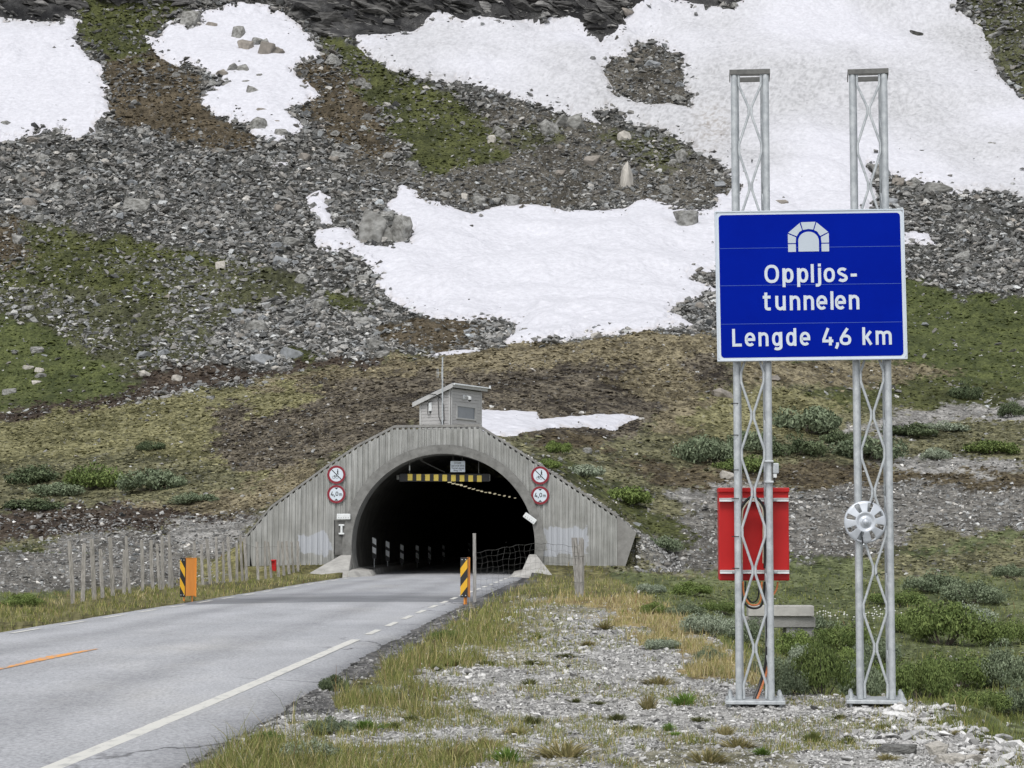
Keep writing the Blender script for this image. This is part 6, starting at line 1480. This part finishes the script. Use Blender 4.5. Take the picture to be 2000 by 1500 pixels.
SH = [
 (1578, 848, 140, 52, 'grey', 'dense rounded grey-green shrub on the moor between the masts, highest', 0),
 (1385, 908, 130, 52, 'grey', 'big grey-green shrub just left of the left mast above the white boulder', 0),
 (1470, 885, 110, 38, 'grey', 'low grey-green shrub behind the left mast below its neighbours', 0),
 (1560, 893, 110, 34, 'dark', 'low dark shrub between the masts at the foot of the round one', 0),
 (1460, 925, 120, 30, 'green', 'flat green shrub behind the left mast above the red cabinet', 0),
 (1700, 902, 150, 44, 'grey', 'broad grey shrub behind the right mast above the wheel cover', 0),
 (1640, 872, 80, 26, 'dark', 'small dark shrub just left of the right mast', 0),
 (1790, 856, 130, 26, 'dark', 'dark flat shrub right of the right mast by the gravel strip', 0),
 (1850, 845, 90, 22, 'silver', 'pale silvery shrub beside the gravel strip at the right', 0),
 (1890, 782, 60, 30, 'dark', 'small dark shrub above the gravel strip near the right edge', 0),
 (1940, 890, 110, 26, 'green', 'low green shrub on the moor near the right edge', 0),
 (1985, 815, 60, 26, 'dark', 'dark shrub cut by the right picture edge beside the gravel strip', 0),
 (1830, 900, 60, 22, 'silver', 'little silvery shrub right of the right mast, middle height', 0),
 (1830, 1160, 150, 44, 'grey', 'grey-green shrub right of the right mast, back one of the lower group', 1),
 (1910, 1182, 140, 50, 'grey', 'grey-green shrub near the right edge in the lower group', 1),
 (1850, 1262, 210, 90, 'green', 'large green shrub right of the right mast in the hollow', 1),
 (1780, 1240, 90, 50, 'lime', 'fresh green shrub touching the right mast at knee height', 1),
 (1965, 1345, 150, 80, 'grey', 'leafy grey shrub at the right edge above the stones', 1),
 (1880, 1350, 150, 76, 'green', 'leafy green shrub below the large one right of the mast', 1),
 (1800, 1370, 130, 90, 'green', 'dense green shrub behind the base of the right mast, right side', 1),
 (1690, 1375, 120, 90, 'grey', 'dense grey-green shrub directly behind the base of the right mast', 1),
 (1610, 1372, 120, 120, 'green', 'tall green shrub in the middle between the two mast bases', 1),
 (1545, 1365, 110, 80, 'grey', 'grey-green shrub just right of the left mast\'s base', 1),
 (1560, 1290, 120, 60, 'lime', 'fresh green shrub below the stacked concrete beams', 1),
 (1650, 1275, 130, 60, 'green', 'green shrub between the masts below the white flowers', 1),
 (1450, 1260, 110, 60, 'grey', 'grey willow shrub behind the foot of the left mast', 1),
 (1390, 1245, 130, 60, 'silver', 'silvery willow shrub just left of the left mast\'s lower part', 1),
 (1340, 1205, 90, 34, 'grey', 'small grey shrub on the terrace edge left of the silvery willow', 1),
 (1350, 1165, 110, 34, 'lime', 'fresh green shrub below the left corner of the red cabinet', 1),
 (1270, 1160, 80, 26, 'silver', 'pale shrub on the terrace edge near the rubble bank', 1),
 (1275, 1200, 70, 30, 'lime', 'bright green little shrub on the dry grass of the terrace edge', 1),
 (1300, 1270, 100, 30, 'silver', 'silvery low shrub on the dry grass left of the left mast', 1),
 (1430, 1320, 90, 40, 'dark', None, 1),
 (1720, 1300, 110, 60, 'grey', 'grey-green shrub behind the right mast\'s lower third', 1),
 (1500, 1330, 90, 60, 'grey', 'grey shrub seen through the lower lattice of the left mast', 1),
 (1600, 1235, 110, 36, 'grey', 'low grey shrub right of the concrete beams', 1),
 (1760, 1185, 110, 40, 'green', 'green shrub just right of the right mast, level with the beams', 1),
 (1960, 1265, 110, 60, 'green', 'green shrub at the right edge above the leafy grey one', 1),
 (1920, 1395, 150, 60, 'green', 'green shrub by the terrace edge, lowest at the right', 1),
 (1990, 1400, 90, 60, 'grey', 'grey shrub cut by the right picture edge, lowest', 1),
 (1980, 1130, 90, 30, 'grey', 'small grey shrub cut by the right edge above the hollow', 1),
 (1660, 1330, 110, 60, 'lime', 'fresh green shrub left of the right mast above its base', 1),
 (1740, 1350, 90, 60, 'green', 'green shrub seen through the lower lattice of the right mast', 1),
 (1410, 1200, 90, 36, 'green', 'green shrub under the red cabinet left of the mast', 1),
 (1390, 1290, 80, 30, 'grey', 'low grey shrub on the dry grass beside the left mast', 1),
 (1580, 1330, 110, 70, 'silver', 'silvery shrub in the middle of the hollow between the masts', 1),
 (1900, 1225, 110, 50, 'silver', 'silvery shrub behind the large green one at the right', 1),
 (1290, 1115, 80, 26, 'grey', 'small grey shrub at the foot of the rubble bank', 0),
 (1090, 888, 50, 24, 'lime', 'fresh green shrub on the portal\'s right shoulder', 0),
 (1140, 935, 90, 26, 'silver', 'silvery shrub on the slope above the portal\'s right wing', 0),
 (1230, 990, 110, 34, 'lime', 'green shrub on the slope behind the portal\'s right wing tip', 0),
 (1070, 1134, 56, 18, 'lime', 'little green plant at the foot of the right wing wall', 0),
 (180, 958, 120, 44, 'green', 'green bush on the left moor nearest the light patch', 0),
 (50, 950, 130, 34, 'dark', 'dark bush at the left picture edge on the moor', 0),
 (100, 970, 110, 24, 'grey', 'low grey bush on the left moor between the dark and green ones', 0),
 (290, 962, 130, 40, 'grey', 'grey bush on the left moor right of the green one', 0),
 (290, 882, 56, 18, 'dark', 'small dark bush higher on the left slope', 0),
 (380, 985, 90, 20, 'grey', 'low grey bush on the left moor near the lath fence tops', 0),
 (60, 1000, 120, 22, 'dark', 'low dark bush under the grey one at the left edge', 0),
 (40, 1185, 110, 30, 'lime', 'fresh green plants by the road at the left picture edge', 1),
 (740, 1365, 90, 36, 'silver', 'silvery creeping willow on the verge below the white edge line', 2),
 (650, 1352, 70, 40, 'dark', 'dark little shrub at the verge end beside the silvery willow', 2),
 (600, 1490, 150, 60, 'silver', 'silvery leafy plant at the bottom edge of the picture', 2),
 (640, 1440, 130, 44, 'grey', 'grey-green leafy plant above the silvery one at the bottom', 2),
 (520, 1455, 80, 36, 'green', 'green leafy plant by the crumbled asphalt, bottom left', 2),
 (480, 1500, 90, 40, 'silver', 'silvery leafy plant cut by the bottom edge beside the road', 2),
 (870, 1250, 70, 30, 'green', 'small green plant among the verge grass halfway along', 2),
]
for (px, py, w_, h_, kd, lab, nr_) in SH:
    if nr_ == 1 and px > 1440: w_, h_ = w_ * random.uniform(1.0, 1.2), h_ * random.uniform(1.0, 1.25)
    if nr_ == 0: w_, h_ = w_ * 1.22, h_ * 1.42
    if lab: shrub(px, py, w_, h_, kd, lab, None, nr_ > 0, 90 if nr_ == 0 else (12 if nr_ == 2 else 21))
# cotton grass heads in the hollow
M['flower'] = mat('white_flower', (.75, .75, .70), .8)
mb = MB()
for i in range(60):
    px = random.gauss(1600 if i % 2 else 1690, 32); py = random.gauss(1208, 6); g = ground(px, py, 21); h = random.uniform(.05, .16)
    mb.tube([(g.x, g.y, g.z), (g.x, g.y, g.z + h)], .0015, 4); mb.lathe([(.001, -.02), (.028, 0), (.001, .02)], 5, 'z', (g.x, g.y, g.z + h))
tag(mb.build('cotton_grass', M['flower']), 'white flower heads dotted over the moor behind the concrete beams', 'flowers', kind='stuff')
